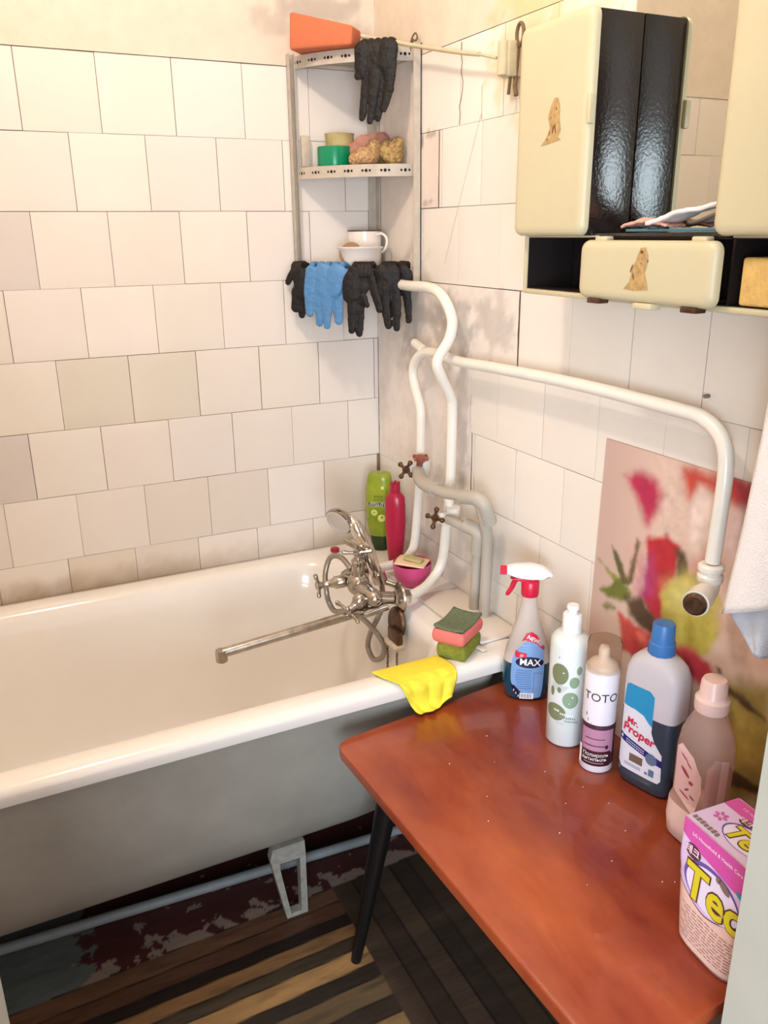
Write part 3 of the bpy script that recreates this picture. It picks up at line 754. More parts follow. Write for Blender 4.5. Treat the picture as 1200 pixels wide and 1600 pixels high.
GL['rightb']=(0.163,[
 [(0.1246, 1.3394, 0.0157), (0.1276, 1.3009, 0.0187), (0.1245, 1.2731, 0.0173)] ,
 [(0.1094, 1.2869, 0.0145), (0.1, 1.2446, 0.0131), (0.0905, 1.2159, 0.0103)] ,
 [(0.1305, 1.2661, 0.0116), (0.135, 1.231, 0.0094), (0.1365, 1.2026, 0.008)] ,
])

FLATK = .36
NV = Vector((-.7071, -.7071, 0)); UV = Vector((.7071, -.7071, 0))
def glove(key, ztop, m, label, group):
    d, strokes = GL[key]; mb = MB(); k_ = 0
    for s in strokes:
        s = [(u, min(z, ztop+.004-r*.6), r) for u, z, r in s]
        k_ += 1
        pts = []
        for i, (u, z, r) in enumerate(s):
            pts.append(tuple(NV*(d+.012+(.004 if k_ % 2 else -.001))+UV*u+Vector((0,0,z))))
        rr = [max(.0035, q[2]*1.0) for q in s]
        if len(pts) > 1:
            sp = spline(pts, 4); r2 = []
            for i in range(len(sp)):
                f = i/4; a = min(int(f), len(rr)-1); b = min(a+1, len(rr)-1); r2.append(rr[a]+(rr[b]-rr[a])*(f-a))
            mb.tube(sp, r2, 16, flat=tuple(NV), round_=True)
    # cuff folded over the rim
    us = [q[0][0] for q in strokes if q[0][1] > ztop-.03]; u0, u1 = min(us), max(us)
    rc = .009
    for u in np.linspace(u0, u1, 5):
        ring = [NV*(d+.012)+UV*u+Vector((0,0,ztop-.012)), NV*(d+.006)+UV*u+Vector((0,0,ztop+.007)), NV*(d-.012)+UV*u+Vector((0,0,ztop+.009)), NV*(d-.028)+UV*(u*.96)+Vector((0,0,ztop+.004))]
        sp = spline(ring, 4); mb.tube([tuple(p) for p in sp], .0075, 10, round_=True)
    o = mb.build('rubber_glove', m)
    md = o.modifiers.new('r', 'REMESH'); md.mode = 'VOXEL'; md.voxel_size = .0017
    s_ = o.modifiers.new('s', 'SMOOTH'); s_.iterations = 8; s_.factor = .5
    tx = bpy.data.textures.new('wrinkle', 'CLOUDS'); tx.noise_scale = .012
    dd = o.modifiers.new('d', 'DISPLACE'); dd.texture = tx; dd.strength = .003; dd.mid_level = .5
    return tag(o, label, 'glove', group)
glove('top', 1.757, M['blackglove'], 'black rubber glove draped over the top tier of the corner shelf', 'rubber gloves drying on the shelf')
glove('left', 1.315, M['blackglove'], 'black rubber glove at the far left of the bottom tier', 'rubber gloves drying on the shelf')
glove('blue', 1.315, M['blueglove'], 'light blue rubber glove hung on the bottom tier', 'rubber gloves drying on the shelf')
glove('mid', 1.315, M['blackglove'], 'black rubber glove with splayed fingers right of the blue one', 'rubber gloves drying on the shelf')
glove('righta', 1.315, M['blackglove'], 'wide black rubber glove below the mug handle, left one of the close pair', 'rubber gloves drying on the shelf')
glove('rightb', 1.315, M['blackglove'], 'black rubber glove at the right end of the bottom tier by the pipe', 'rubber gloves drying on the shelf')
FLATK = .5

# ------------------------------------------------------------------ towel arm and hook by the shelf
ar = thing('towel_arm', (-.02, -.57, 1.62), 'bent white metal swing arm with a rusty bracket above the shelf', 'towel rail')
AM = plain('arm_paint', (206,192,158), .4, var=.2, vscale=40)
mb = MB(); mb.tube(spline([(-.135,-.155,1.792),(-.095,-.125,1.786),(-.070,-.160,1.775),(-.04,-.26,1.748),(-.035,-.42,1.710),(-.033,-.500,1.693)], 6), .0042, 10)
mb.tube([(-.033,-.500,1.693),(-.032,-.555,1.678)], .0026, 8); mb.build('arm', AM, ar, ang=60)
mb = MB(); mb.tube([(-.030,-.575,1.700),(-.030,-.575,1.648)], .011, 16); mb.box((-.030,-.592,1.645), (-.0005,-.566,1.70), .002)
mb.build('bracket', AM, ar)
mb = MB(); mb.tube([(-.014,-.598+.010*math.cos(a),1.708+.017*math.sin(a)) for a in [2*PI*i/16 for i in range(16)]], .0032, 8, closed=True)
mb.tube([(-.012,-.590,1.69),(-.014,-.588,1.63),(-.014,-.592,1.615)], .004, 8); mb.tube([(-.020,-.582,1.65),(-.022,-.580,1.618)], .0028, 8)
mb.build('rusty_pin', plain('rusty_iron', (134,112,84), .6, metal=.4, var=.5, vscale=90), ar)
mb = MB(); mb.tube(spline([(-.012,-.200,1.742),(-.014,-.202,1.762),(-.012,-.208,1.776),(-.010,-.217,1.780),(-.010,-.223,1.771),(-.012,-.217,1.764),(-.014,-.208,1.764)], 5), .0016, 8)
mb.tube([(-.012,-.197,1.757),(-.012,-.212,1.768)], .004, 8)
tag(mb.build('wire_hook', plain('rusty_iron', (134,112,84))), 'small curled wire hook on top of the right shelf post', 'hook')
# faint diagonal line by the shelf, built as a thin grey tube
mb = MB(); mb.tube([(-.010,-.475,1.60),(-.012,-.43,1.50),(-.012,-.35,1.33)], .0005, 6)
tag(mb.build('streak', plain('grey_streak', (176,164,156), .8)), 'thin grey streak in front of the tiles right of the shelf', 'streak')
# ------------------------------------------------------------------ wall cabinet
cb = thing('wall_cabinet', (-.05, -1.05, 1.297), 'cream plastic wall cabinet with mirror, two tall doors and a low flap', 'cabinet')
XF = -.108
def cab_door(y0, y1, z0, z1, name='door'):
    m = MB(); a, b = -y0, -y1
    poly = rrect(y1, y0, z0, z1, .013, 6)
    rings = []
    for x, ins in ((XF, .0), (-.113, .0), (-.118, .002), (-.1205, .006), (-.1212, .013)):
        rings.append([(x, y, z) for y, z in rrect(y1+ins, y0-ins, z0+ins, z1-ins, max(.004, .014-ins*.4), 6)])
    m.rings(rings); return m.build(name, M['cab'], cb, ang=40)
dl = cab_door(-.752, -.922, 1.386, 1.678)
dc = cab_door(-.921, -1.173, 1.301, 1.3805, 'flap')
dr = cab_door(-1.160, -1.375, 1.386, 1.70)
def old_sticker(parent, pts, dots):
    m = MB(); fn = lambda y, z: (-.1216, y, z)
    put_poly(m, pts, fn); m.mi = 1
    for y, z, a, b, r in dots: put_poly(m, ell(y, z, a, b, 10, r), lambda y, z: (-.1219, y, z))
    m.build('sticker', [M['decal'], M['decaldark']], parent, fix=False, smooth=False)
# worn transfers, a figure-like patch on each
old_sticker(dl, [(-.818,1.512),(-.830,1.522),(-.838,1.535),(-.833,1.548),(-.837,1.562),(-.846,1.574),(-.855,1.573),(-.860,1.560),(-.860,1.545),(-.864,1.530),(-.858,1.521),(-.866,1.517),(-.840,1.514)],
            [(-.852,1.559,.0012,.0022,0),(-.840,1.548,.001,.002,.3),(-.846,1.532,.0015,.006,.3),(-.851,1.533,.0012,.007,-.2),(-.838,1.528,.001,.004,.5),(-.833,1.520,.0018,.001,0)])
old_sticker(dc, [(-1.020,1.318),(-1.030,1.328),(-1.034,1.343),(-1.040,1.357),(-1.047,1.371),(-1.056,1.372),(-1.062,1.362),(-1.061,1.350),(-1.058,1.340),(-1.063,1.328),(-1.066,1.3185),(-1.040,1.3165)],
            [(-1.050,1.366,.003,.002,0),(-1.062,1.355,.001,.002,0),(-1.033,1.345,.0012,.006,.4),(-1.037,1.335,.001,.005,-.3),(-1.050,1.352,.001,.001,0)])
old_sticker(dr, [(-1.222,1.552),(-1.235,1.553),(-1.25,1.554),(-1.25,1.60),(-1.240,1.59),(-1.232,1.575)], [])
mb = MB(); mb.box((-.1225,-.927,1.532), (-.112,-.9195,1.570), .002); mb.build('latch', M['cab'], cb)
for y in (-.955, -1.135):
    mb = MB(); mb.box((-.112,y-.012,1.378), (-.098,y+.012,1.3855), .002); mb.build('hinge', M['cab'], cb)
for y in (-.955, -1.135):
    mb = MB(); mb.box((-.119,y-.013,1.2945), (-.100,y+.013,1.302), .0015); mb.build('hinge', M['brass'], cb)
mb = MB(); mb.box((-.123,-1.075,1.2935), (-.104,-1.040,1.3015), .002); mb.build('tab', M['cab'], cb)
# carcass: sills, ends, dark backs and glossy dark door sides
mb = MB()
mb.box((-.098,-1.40,1.2965), (-.001,-.753,1.3045), .0025); mb.box((-.0975,-.760,1.30), (-.001,-.753,1.386), .002)
mb.box((-.096,-1.40,1.3835), (-.001,-1.172,1.3865), .001); mb.box((-.096,-.932,1.3835), (-.001,-.753,1.3865), .001)
mb.build('carcass', M['cab'], cb)
mb = MB()
mb.box((-.0945,-1.40,1.3048), (-.002,-.7605,1.3056)); mb.box((-.005,-1.40,1.3056), (-.002,-.7605,1.3834)); mb.box((-.094,-.9245,1.306), (-.006,-.921,1.3834))
mb.box((-.094,-1.176,1.306), (-.006,-1.172,1.3834)); mb.box((-.094,-1.40,1.3822), (-.006,-.7605,1.3834)); mb.box((-.094,-.7622,1.3056), (-.006,-.7605,1.382))
mb.build('lining', M['cabin'], cb, smooth=False)
mb = MB()
mb.box((XF+.0005,-.919,1.3868), (-.0310,-.757,1.674), .0015); mb.box((XF+.0005,-1.372,1.3868), (-.0310,-1.166,1.695), .0015)
mb.box((-.0945,-1.1655,1.3836), (-.0310,-.9195,1.3895), .001)
mb.build('dark_box', M['cabdark'], cb, ang=30)
mb = MB(); mb.box((-.0305,-1.40,1.3868), (-.0280,-.90,1.83)); mb.build('mirror', M['mirror'], cb, smooth=False)
mb = MB(); mb.box((-.0278,-1.40,1.3868), (-.001,-.757,1.674), .001); mb.build('mirror_backing', M['cabin'], cb, smooth=False)
# things on and in the cabinet
mb = MB(); mb.obox((-.068,-1.075,1.3928), (.045,.185,.004), Matrix.Rotation(math.radians(2), 3, 'Z'), .0015)
tag(mb.build('thin_folder', plain('teal_cover', (66,112,122), .5)), 'thin teal folder lying flat above the low flap of the cabinet', 'folder')
mb = MB()
V = mb.grid(lambda u, v: (-.095+.045*v, -.975-.085*u+.01*v, 1.3975+.010*math.sin(PI*u)*(.6+.4*math.sin(7*v))+.004*fbm(u*3, v*3, 2)), 24, 12)
tag(mb.build('pink_cloth', plain('dusty_pink', (214,160,142), .9, bump=.001, bscale=90), solid=.003), 'small dusty pink cloth on the teal folder in the cabinet', 'cloth')
mb = MB()
mb.grid(lambda u, v: (-.098+.05*v, -1.025-.135*u+.01*v, 1.4015+.017*sst(0, .55, u)+.004*math.sin(9*u+2*v)*u+.003*fbm(u*3, v*3, 2)), 30, 12)
tag(mb.build('white_napkin', plain('white_paper', (240,226,220), .9), solid=.005), 'folded white napkin on the teal folder behind the low flap', 'napkin')
mb = MB(); mb.tube([(-.072,-.895,1.3062),(-.070,-.897,1.325),(-.066,-.903,1.342)], [.012,.013,.006], 7)
tag(mb.build('pink_wrapper', plain('pink_wrapper', (200,120,134), .4, var=.5, vscale=90, dark=(236,214,210))), 'small pink and white wrapped packet in the left cubby of the cabinet', 'packet')
mb = MB(); mb.box((-.096,-1.285,1.3065), (-.050,-1.190,1.362), .004, 3)
tag(mb.build('yellow_sponge', mat('yellow_foam', (226,184,108), .9, bump=.0015, bscale=200, var=.2, vscale=60)), 'yellow block sponge in the right cubby of the cabinet', 'sponge')

# ------------------------------------------------------------------ flower poster on the right wall
POSTER = [
((215, 188, 172), 0.02, [(-1.007, 1.063), (-1.045, 1.053), (-1.074, 0.996), (-1.063, 0.941), (-1.018, 0.926), (-0.998, 0.973)]) ,
((178, 40, 78), 0.008, [(-0.925, 1.015), (-0.949, 1.026), (-0.992, 1.024), (-1.011, 1.003), (-1.008, 0.976), (-0.987, 0.95), (-0.963, 0.973), (-0.945, 0.995)]) ,
((188, 72, 58), 0.008, [(-1.041, 1.059), (-1.113, 1.062), (-1.178, 1.064), (-1.189, 1.03), (-1.146, 1.027), (-1.111, 1.031), (-1.084, 1.04), (-1.066, 1.009)]) ,
((165, 42, 55), 0.008, [(-1.129, 1.065), (-1.193, 1.066), (-1.203, 1.007), (-1.146, 1.027)]) ,
((228, 206, 194), 0.006, [(-1.065, 1.003), (-1.084, 1.036), (-1.111, 1.031), (-1.121, 0.981), (-1.122, 0.921), (-1.098, 0.897), (-1.078, 0.946)]) ,
((215, 190, 185), 0.01, [(-1.142, 1.016), (-1.178, 1.036), (-1.193, 0.976), (-1.162, 0.926), (-1.139, 0.967)]) ,
((205, 160, 150), 0.01, [(-0.95, 0.892), (-0.985, 0.915), (-0.998, 0.83), (-0.983, 0.807), (-0.966, 0.829)]) ,
((182, 38, 50), 0.004, [(-0.99, 0.925), (-1.03, 0.943), (-1.056, 0.934), (-1.059, 0.898), (-1.049, 0.851), (-1.039, 0.804), (-1.017, 0.795), (-0.988, 0.826), (-0.991, 0.884)]) ,
((165, 62, 120), 0.012, [(-0.989, 0.883), (-1.001, 0.898), (-1.011, 0.847), (-0.999, 0.825), (-0.985, 0.831)]) ,
((215, 150, 145), 0.01, [(-1.086, 0.918), (-1.112, 0.948), (-1.129, 0.914), (-1.11, 0.881), (-1.091, 0.883)]) ,
((90, 72, 48), 0.004, [(-1.052, 0.927), (-1.068, 0.927), (-1.08, 0.895), (-1.073, 0.871), (-1.055, 0.886)]) ,
((140, 140, 58), 0.003, [(-0.869, 0.854), (-0.883, 0.854), (-0.959, 0.824), (-0.944, 0.814)]) ,
((95, 88, 48), 0.003, [(-0.909, 0.887), (-0.922, 0.882), (-0.956, 0.834), (-0.942, 0.829)]) ,
((105, 85, 50), 0.003, [(-0.967, 0.918), (-0.974, 0.914), (-0.965, 0.838), (-0.954, 0.836)]) ,
((105, 110, 45), 0.003, [(-0.886, 0.797), (-0.927, 0.828), (-0.966, 0.823), (-0.961, 0.804), (-0.914, 0.794)]) ,
((100, 105, 50), 0.003, [(-0.899, 0.771), (-0.917, 0.783), (-0.928, 0.778), (-0.91, 0.763)]) ,
((82, 62, 45), 0.005, [(-0.949, 0.811), (-0.989, 0.821), (-1.026, 0.794), (-1.051, 0.79), (-1.039, 0.77), (-0.996, 0.766), (-0.964, 0.781)]) ,
((192, 68, 66), 0.004, [(-0.938, 0.776), (-0.973, 0.773), (-1.018, 0.77), (-1.041, 0.757), (-1.024, 0.72), (-0.956, 0.711)]) ,
((225, 120, 105), 0.005, [(-0.982, 0.759), (-1.006, 0.77), (-1.018, 0.746), (-0.993, 0.735)]) ,
((188, 172, 78), 0.004, [(-1.029, 0.843), (-1.046, 0.877), (-1.076, 0.899), (-1.106, 0.905), (-1.139, 0.887), (-1.152, 0.841), (-1.141, 0.794), (-1.101, 0.764), (-1.061, 0.761), (-1.039, 0.796)]) ,
((212, 200, 128), 0.02, [(-1.048, 0.861), (-1.077, 0.889), (-1.102, 0.888), (-1.1, 0.861), (-1.064, 0.841)]) ,
((160, 140, 50), 0.008, [(-1.089, 0.835), (-1.097, 0.838), (-1.11, 0.774), (-1.094, 0.766)]) ,
((182, 60, 72), 0.005, [(-1.034, 0.76), (-1.093, 0.78), (-1.14, 0.777), (-1.163, 0.756), (-1.162, 0.735), (-1.125, 0.731), (-1.077, 0.746)]) ,
((208, 172, 148), 0.012, [(-1.144, 0.858), (-1.232, 0.896), (-1.246, 0.815), (-1.172, 0.788)]) ,
((150, 132, 70), 0.012, [(-1.147, 0.754), (-1.249, 0.796), (-1.279, 0.616), (-1.183, 0.56)]) ,
((172, 148, 72), 0.008, [(-1.194, 0.725), (-1.246, 0.749), (-1.254, 0.664), (-1.206, 0.644)]) ,
((70, 55, 40), 0.003, [(-1.152, 0.778), (-1.164, 0.779), (-1.181, 0.695), (-1.173, 0.691)]) ,
((80, 62, 42), 0.003, [(-1.166, 0.748), (-1.177, 0.758), (-1.247, 0.744), (-1.248, 0.735)]) ,
((62, 48, 34), 0.003, [(-1.167, 0.665), (-1.188, 0.683), (-1.198, 0.661), (-1.176, 0.642)]) ,
((70, 55, 35), 0.003, [(-1.175, 0.613), (-1.209, 0.629), (-1.265, 0.633), (-1.267, 0.623), (-1.201, 0.601)]) ,
((185, 45, 55), 0.004, [(-1.21, 0.921), (-1.227, 0.923), (-1.232, 0.896), (-1.214, 0.893)]) ,
]

POSTER.insert(0, ((196,70,96), .01, [(-1.02,.80),(-1.06,.80),(-1.05,.77),(-1.03,.77)]))
POSTER.append(((212,176,150), .01, [(-1.30,.70),(-1.30,1.08),(-1.44,1.08),(-1.44,.70)]))
def poster_color(y, z):
    c = lin((216,186,170)); n = fbm(y, z, 22, 4, 2.)*.014+fbm(y, z, 90, 3, 4.)*.003
    c = mixc(c, lin((206,192,170)), sst(1.0, .6, z)*.6); c = mixc(c, lin((190,160,148)), sst(-1.02,-.88, y)*.8)
    for col, soft, poly in POLY:
        d = 1e9; ins = False; m = len(poly)
        for i in range(m):
            ax, ay = poly[i]; bx, by = poly[(i+1) % m]
            dx, dy = bx-ax, by-ay; t = max(0, min(1, ((y-ax)*dx+(z-ay)*dy)/(dx*dx+dy*dy+1e-12)))
            d = min(d, math.hypot(y-ax-t*dx, z-ay-t*dy))
            if (ay > z) != (by > z) and y < (bx-ax)*(z-ay)/(by-ay+1e-12)+ax: ins = not ins
        sd = (-d if ins else d)+n
        if sd < soft*1.7: 
            w = 1-sst(-soft*1.7, soft*1.7, sd)
            k = 1+.34*fbm(y, z, 55, 3, 8.)
            c = mixc(c, tuple(q*k for q in lin(col)), w)
    return c
POLY = POSTER
def pr_edge(v): return -.862-.014*(v)
mb = MB(); NX, NZ = 190, 170
mb.grid(lambda u, v: (-.0032, pr_edge(v)-(1.44+pr_edge(v))*u, .50+.566*v), NX, NZ)
mb.grid(lambda u, v: (-.0010, pr_edge(v)-(1.44+pr_edge(v))*u, .50+.566*v), 2, 2)
o = mb.build('flower_poster', mat('poster_print', (255,255,255), .28, attr=True), colfn=lambda c: poster_color(c.y, c.z), fix=False)
tag(o, 'glossy poster of blurred pink and red tulips behind the bottles', 'poster')

# ------------------------------------------------------------------ table
tb = thing('side_table', (-.22, -1.09, 0), 'low red-brown varnished wooden table with black tapered legs', 'table')
Q = [(-.459,-.756),(-.004,-.708),(-.002,-1.418),(-.430,-1.446)]
def quad_round(Q, r, n=6):
    out = []
    for i in range(4):
        p = Vector(Q[i]+(0,)); a = Vector(Q[i-1]+(0,)); b = Vector(Q[(i+1) % 4]+(0,))
        p0 = p+(a-p).normalized()*r; p2 = p+(b-p).normalized()*r
        for j in range(n+1):
            t = j/n; q = p0*(1-t)**2+p*2*t*(1-t)+p2*t*t; out.append((q.x, q.y))
    return out
mb = MB(); mb.prism(quad_round(Q, .028), lambda u, v, w: (u, v, w), .527, .545, bev=.0028); mb.build('table_top', M['wood'], tb, ang=40)
mb = MB()
pq = [(-.385,-.80),(-.06,-.77),(-.06,-1.37),(-.37,-1.39)]
mb.prism(pq, lambda u, v, w: (u, v, w), .486, .5268); mb.build('apron', M['black'], tb)
for (tx, ty), (fx, fy) in (((-.350,-.790),(-.416,-.724)), ((-.085,-.80),(-.022,-.745)), ((-.35,-1.36),(-.408,-1.425)), ((-.09,-1.34),(-.03,-1.405))):
    mb = MB(); mb.tube([(tx,ty,.5268),(fx,fy,.0005)], [.0240,.0105], 18); mb.build('leg', M['black'], tb, ang=60)

# ------------------------------------------------------------------ bottles
class Body:
    """loft of super-ellipses; (z, a, b, n) keys"""
    def __init__(s, keys, seg=48): s.k = keys; s.seg = seg
    def at(s, z):
        K = s.k
        if z <= K[0][0]: return K[0][1:]
        for i in range(len(K)-1):
            if K[i][0] <= z <= K[i+1][0]:
                t = (z-K[i][0])/max(1e-9, K[i+1][0]-K[i][0]); return tuple(p+(q-p)*t for p, q in zip(K[i][1:], K[i+1][1:]))
        return K[-1][1:]
    def mesh(s, mb, z0=None, z1=None, off=0.):
        ks = [k for k in s.k if (z0 is None or k[0] > z0+1e-6) and (z1 is None or k[0] < z1-1e-6)]
        if z0 is not None: ks = [(z0,)+tuple(s.at(z0))]+ks
        if z1 is not None: ks = ks+[(z1,)+tuple(s.at(z1))]
        R = []
        for z, a, b, n in ks:
            r = []
            for j in range(s.seg):
                t = 2*PI*j/s.seg; c, q = math.cos(t), math.sin(t)
                r.append(((a+off)*math.copysign(abs(c)**(2/n), c), (b+off)*math.copysign(abs(q)**(2/n), q), z))
            R.append(r)
        mb.rings(R); return mb
    def surf(s, off=.0004):
        def fn(u, z):
            a, b, n = s.at(z)
            if n < 2.3: p = u/a; return ((a+off)*math.sin(p), -(b+off)*math.cos(p), z)
            x = max(-a*.985, min(a*.985, u)); return (x, -(b*(max(0, 1-abs(x/a)**n))**(1/n)+off), z)
        return fn
def arcs(r0, r1, z0, z1, b=None, n=5):
    """keys of a rounded shoulder"""
    out = []
    for i in range(n+1):
        t = i/n*PI/2; out.append((z0+(z1-z0)*math.sin(t), r1+(r0-r1)*math.cos(t)))
    return out
TT = .5455
NAVY = plain('ink_navy', (22,18,48), .4); INK = plain('ink_dark', (52,34,40), .5); WHT = plain('print_white', (238,236,238), .4)

# 1 blue window cleaner spray
sp = thing('spray_bottle', (-.066, -.772, TT), 'clear trigger spray bottle with red and white head and blue label', 'spray bottle', rz=math.radians(-33))
B = Body([(0,.036,.022,2.6),(.004,.040,.026,2.6),(.03,.0445,.0285,2.6),(.07,.0445,.0285,2.5),(.10,.040,.027,2.4),(.13,.031,.024,2.2),(.16,.0215,.0195,2.1),(.19,.0150,.0150,2),(.212,.0130,.0130,2),(.222,.0125,.0125,2)])
mb = MB(local=True); B.mesh(mb, .0765, None); mb.build('bottle', mat('clear_plastic', (236,226,218), .12, trans=.55, ior=1.15), sp, ang=60)
mb = MB(local=True); B.mesh(mb, None, .076); mb.build('filled_base', mat('teal_liquid', (12,62,78), .1, coat=.5), sp, ang=60)
fn = B.surf(.0006)
mb = MB(local=True)
lab = [(-.030,.052),(-.028,.036),(-.020,.018),(-.006,.006),(.020,.006),(.028,.012),(.031,.05),(.031,.095),(.026,.118),(.012,.128),(-.006,.122),(-.020,.105),(-.028,.085)]
lab = [(p.x, p.y) for p in spline([(a, b, 0) for a, b in lab], 3, closed=True)]
mb.mi = 0; put_poly(mb, lab, fn, .005)
f2, f3 = B.surf(.0009), B.surf(.0013)
mb.mi = 1; put_poly(mb, [(-.012,.123),(-.004,.140),(.006,.143),(.016,.136),(.031,.112),(.030,.105),(.012,.122),(-.006,.127)], f2, .004)
put_poly(mb, [(-.022,.106),(-.018,.103),(-.002,.101),(-.002,.091),(-.022,.091),(-.024,.098)], f2, .004)
mb.mi = 2; put_poly(mb, ell(.004, .082, .026, .0115, 28), f2, .004)
put_poly(mb, [(-.030,.034),(-.026,.022),(-.018,.010),(-.006,.003),(.0,.003),(.0,.014),(-.010,.018),(-.022,.032)], f2, .005)
mb.mi = 3
put_text(mb, 'MAX', .0185, .005, .082, f3, rot=-.04, bold=.0003, cut=.004)
put_text(mb, 'NEW', .0105, .009, .128, f3, rot=-.5, bold=.0002, cut=.004); put_text(mb, 'dr', .009, -.011, .096, f3, rot=.12, cut=.004)
put_poly(mb, [(-.012,-0+.004),(.014,.004),(.014,.017),(-.012,.017)], f3, .005)
for i in range(5): put_poly(mb, [(-.024+i*.0022,.024-i*.003),(-.0226+i*.0022,.024-i*.003),(-.0226+i*.0022,.0195-i*.003),(-.024+i*.0022,.0195-i*.003)], f3) if i % 2 == 0 else None
mb.mi = 2
x = -.0105
for i, w in enumerate((8,4,12,4,6,10,4,4,12,6,4,8,4)):
    if x < .0125: put_poly(mb, [(x,.006),(x+w*.0001,.006),(x+w*.0001,.0155),(x,.0155)], B.surf(.0017))
    x += w*.0001+.0010
mb.mi = 4
for i in range(9): put_poly(mb, [(-.022+.001*abs(i-3),.066-.0048*i),(.008,.066-.0048*i),(.008,.0645-.0048*i),(-.022+.001*abs(i-3),.0645-.0048*i)], f3, .006)
put_poly(mb, [(.0125,.062),(.0135,.062),(.0135,.020),(.0125,.020)], f3, .006); put_poly(mb, [(.0135,.062),(.030,.060),(.030,.0588),(.0135,.0608)], f3, .006)
mb.build('label', [plain('label_blue', (122,158,204), .35), plain('label_red', (206,40,66), .35), NAVY, WHT, plain('label_blue_dark', (84,122,172), .4)], sp, fix=False, smooth=False)
mb = MB(local=True)
mb.lathe([(.0155,.208),(.0165,.212),(.0165,.236),(.015,.238),(0,.238)], seg=28)
mb.hexa([(-.016,-.0095,.236),(.012,-.0095,.236),(.012,.0095,.236),(-.016,.0095,.236),(-.038,-.007,.2415),(.012,-.0095,.248),(.012,.0095,.248),(-.038,.007,.2415)], .0015)
mb.tube(spline([(-.022,0,.244),(-.029,0,.234),(-.034,0,.221),(-.041,0,.209)], 4), [.0055]*4+[.005]*4+[.0045]*4+[.004], 10, round_=True)
mb.tube([(-.044,0,.256),(-.056,0,.256)], .0095, 6)
mb.build('trigger', M['red'], sp, ang=40)
mb = MB(local=True)
mb.prism([(-.044,.250),(-.044,.264),(-.030,.268),(0,.270),(.020,.266),(.036,.256),(.040,.250),(.034,.247),(.020,.246),(.004,.240),(-.006,.243),(-.026,.246)], lambda u, v, w: (u, w, v), -.0105, .0105, bev=.003)
mb.build('head_cover', M['white'], sp, ang=40)

# 2 white squeeze bottle with green circles
wb = thing('squeeze_bottle', (-.090, -.925, TT), 'white cylindrical squeeze bottle printed with green circles', 'bottle', rz=math.radians(-37))
sh_ = [(z, r, r, 2) for z, r in arcs(.0335, .0165, .188, .208)]
B = Body([(0,.030,.030,2),(.003,.033,.033,2),(.10,.0335,.0335,2)]+sh_+[(.2085,.0160,.0160,2),(.211,.0160,.0160,2)], 56)
mb = MB(local=True); B.mesh(mb); mb.build('bottle', plain('milky_plastic', (216,222,218), .3), wb, ang=50)
mb = MB(local=True); mb.lathe([(.0165,.210),(.0165,.238),(.0155,.241),(.012,.242),(.008,.243),(.0075,.248),(.0105,.250),(.0105,.255),(.009,.257),(0,.257)], seg=32); mb.build('cap', M['white'], wb, ang=40)
f2, f3 = B.surf(.0005), B.surf(.0009); mb = MB(local=True)
for u, v, a, b, mi in ((-.017,.141,.0155,.0195,0),(.0165,.150,.005,.008,1),(.009,.128,.0085,.0105,1),(.004,.094,.0135,.0155,1),(-.016,.111,.0035,.0055,0),(-.029,.105,.004,.009,0),(-.021,.067,.0185,.016,0)):
    mb.mi = mi; put_poly(mb, ell(u, v, a, b, 30), f2, .004)
mb.mi = 2
for u, v, a in ((-.010,.145,.0014),(.007,.100,.0014),(.002,.088,.001)): put_poly(mb, ell(u, v, a, a, 10), f3)
mb.mi = 3
for (u, v, w, h, k) in ((-.023,.070,.012,.004,0),(-.012,.065,.024,.004,0),(-.012,.059,.028,.004,1),(-.004,.052,.024,.0034,1),(-.018,.048,.016,.001,1)):
    mb.mi = 2 if k == 0 else 4
    n = int(w/.0034)
    for i in range(n): put_poly(mb, [(u+i*.0034,v-i*.0005),(u+i*.0034+.0022,v-i*.0005),(u+i*.0034+.0022,v+h*(.6+.4*((i*7) % 3)/2)-i*.0005),(u+i*.0034,v+h-i*.0005)], f3)
mb.mi = 4
for i in range(6): put_poly(mb, [(-.030,.123-i*.0022),(.0-.002*i,.119-i*.0022),(.0-.002*i,.1186-i*.0022),(-.030,.1226-i*.0022)], f3, .004)
put_poly(mb, ell(-.019, .172, .0009, .002, 8), f3)
mb.build('label', [plain('olive_print', (120,128,92), .4), plain('pale_green_print', (134,158,128), .4), WHT, WHT, plain('grey_print', (140,150,142), .5)], wb, fix=False, smooth=False)

# 3 furniture polish aerosol
ac = thing('aerosol_can', (-.092, -1.010, TT), 'slim white aerosol can with clear cap, dark purple lower half and TOTO lettering', 'aerosol can', rz=math.radians(-46))
B = Body([(0,.0255,.0255,2),(.002,.0272,.0272,2),(.10,.0272,.0272,2),(.176,.0272,.0272,2),(.180,.0258,.0258,2),(.184,.024,.024,2)], 56)
mb = MB(local=True); B.mesh(mb); mb.build('can', plain('can_white', (226,220,226), .25), ac, ang=50)
f1, f2, f3 = B.surf(.0003), B.surf(.0007), B.surf(.0011); mb = MB(local=True)
q = lambda z0, z1, u0, u1: [(u0,z0),(u1,z0),(u1,z1),(u0,z1)]
mb.mi = 0; put_poly(mb, q(.014,.090,-.082,.082), f1, .005)
mb.mi = 1; put_poly(mb, q(.038,.082,-.026,.030), f2, .004)
mb.mi = 2; put_poly(mb, q(.014,.042,-.023,.026), f3, .004)
mb.mi = 3; put_poly(mb, q(.010,.046,-.032,-.025), f2, .004)
mb.mi = 2; put_poly(mb, q(.064,.0652,-.018,.014), f3, .004); put_poly(mb, q(.051,.0525,-.020,.020), f3, .004); put_poly(mb, q(.040,.052,-.024,-.0228), f3, .004)
put_poly(mb, ell(.018,.050,.003,.004,12), f3); put_poly(mb, q(.092,.093,-.01,-.009), f3)
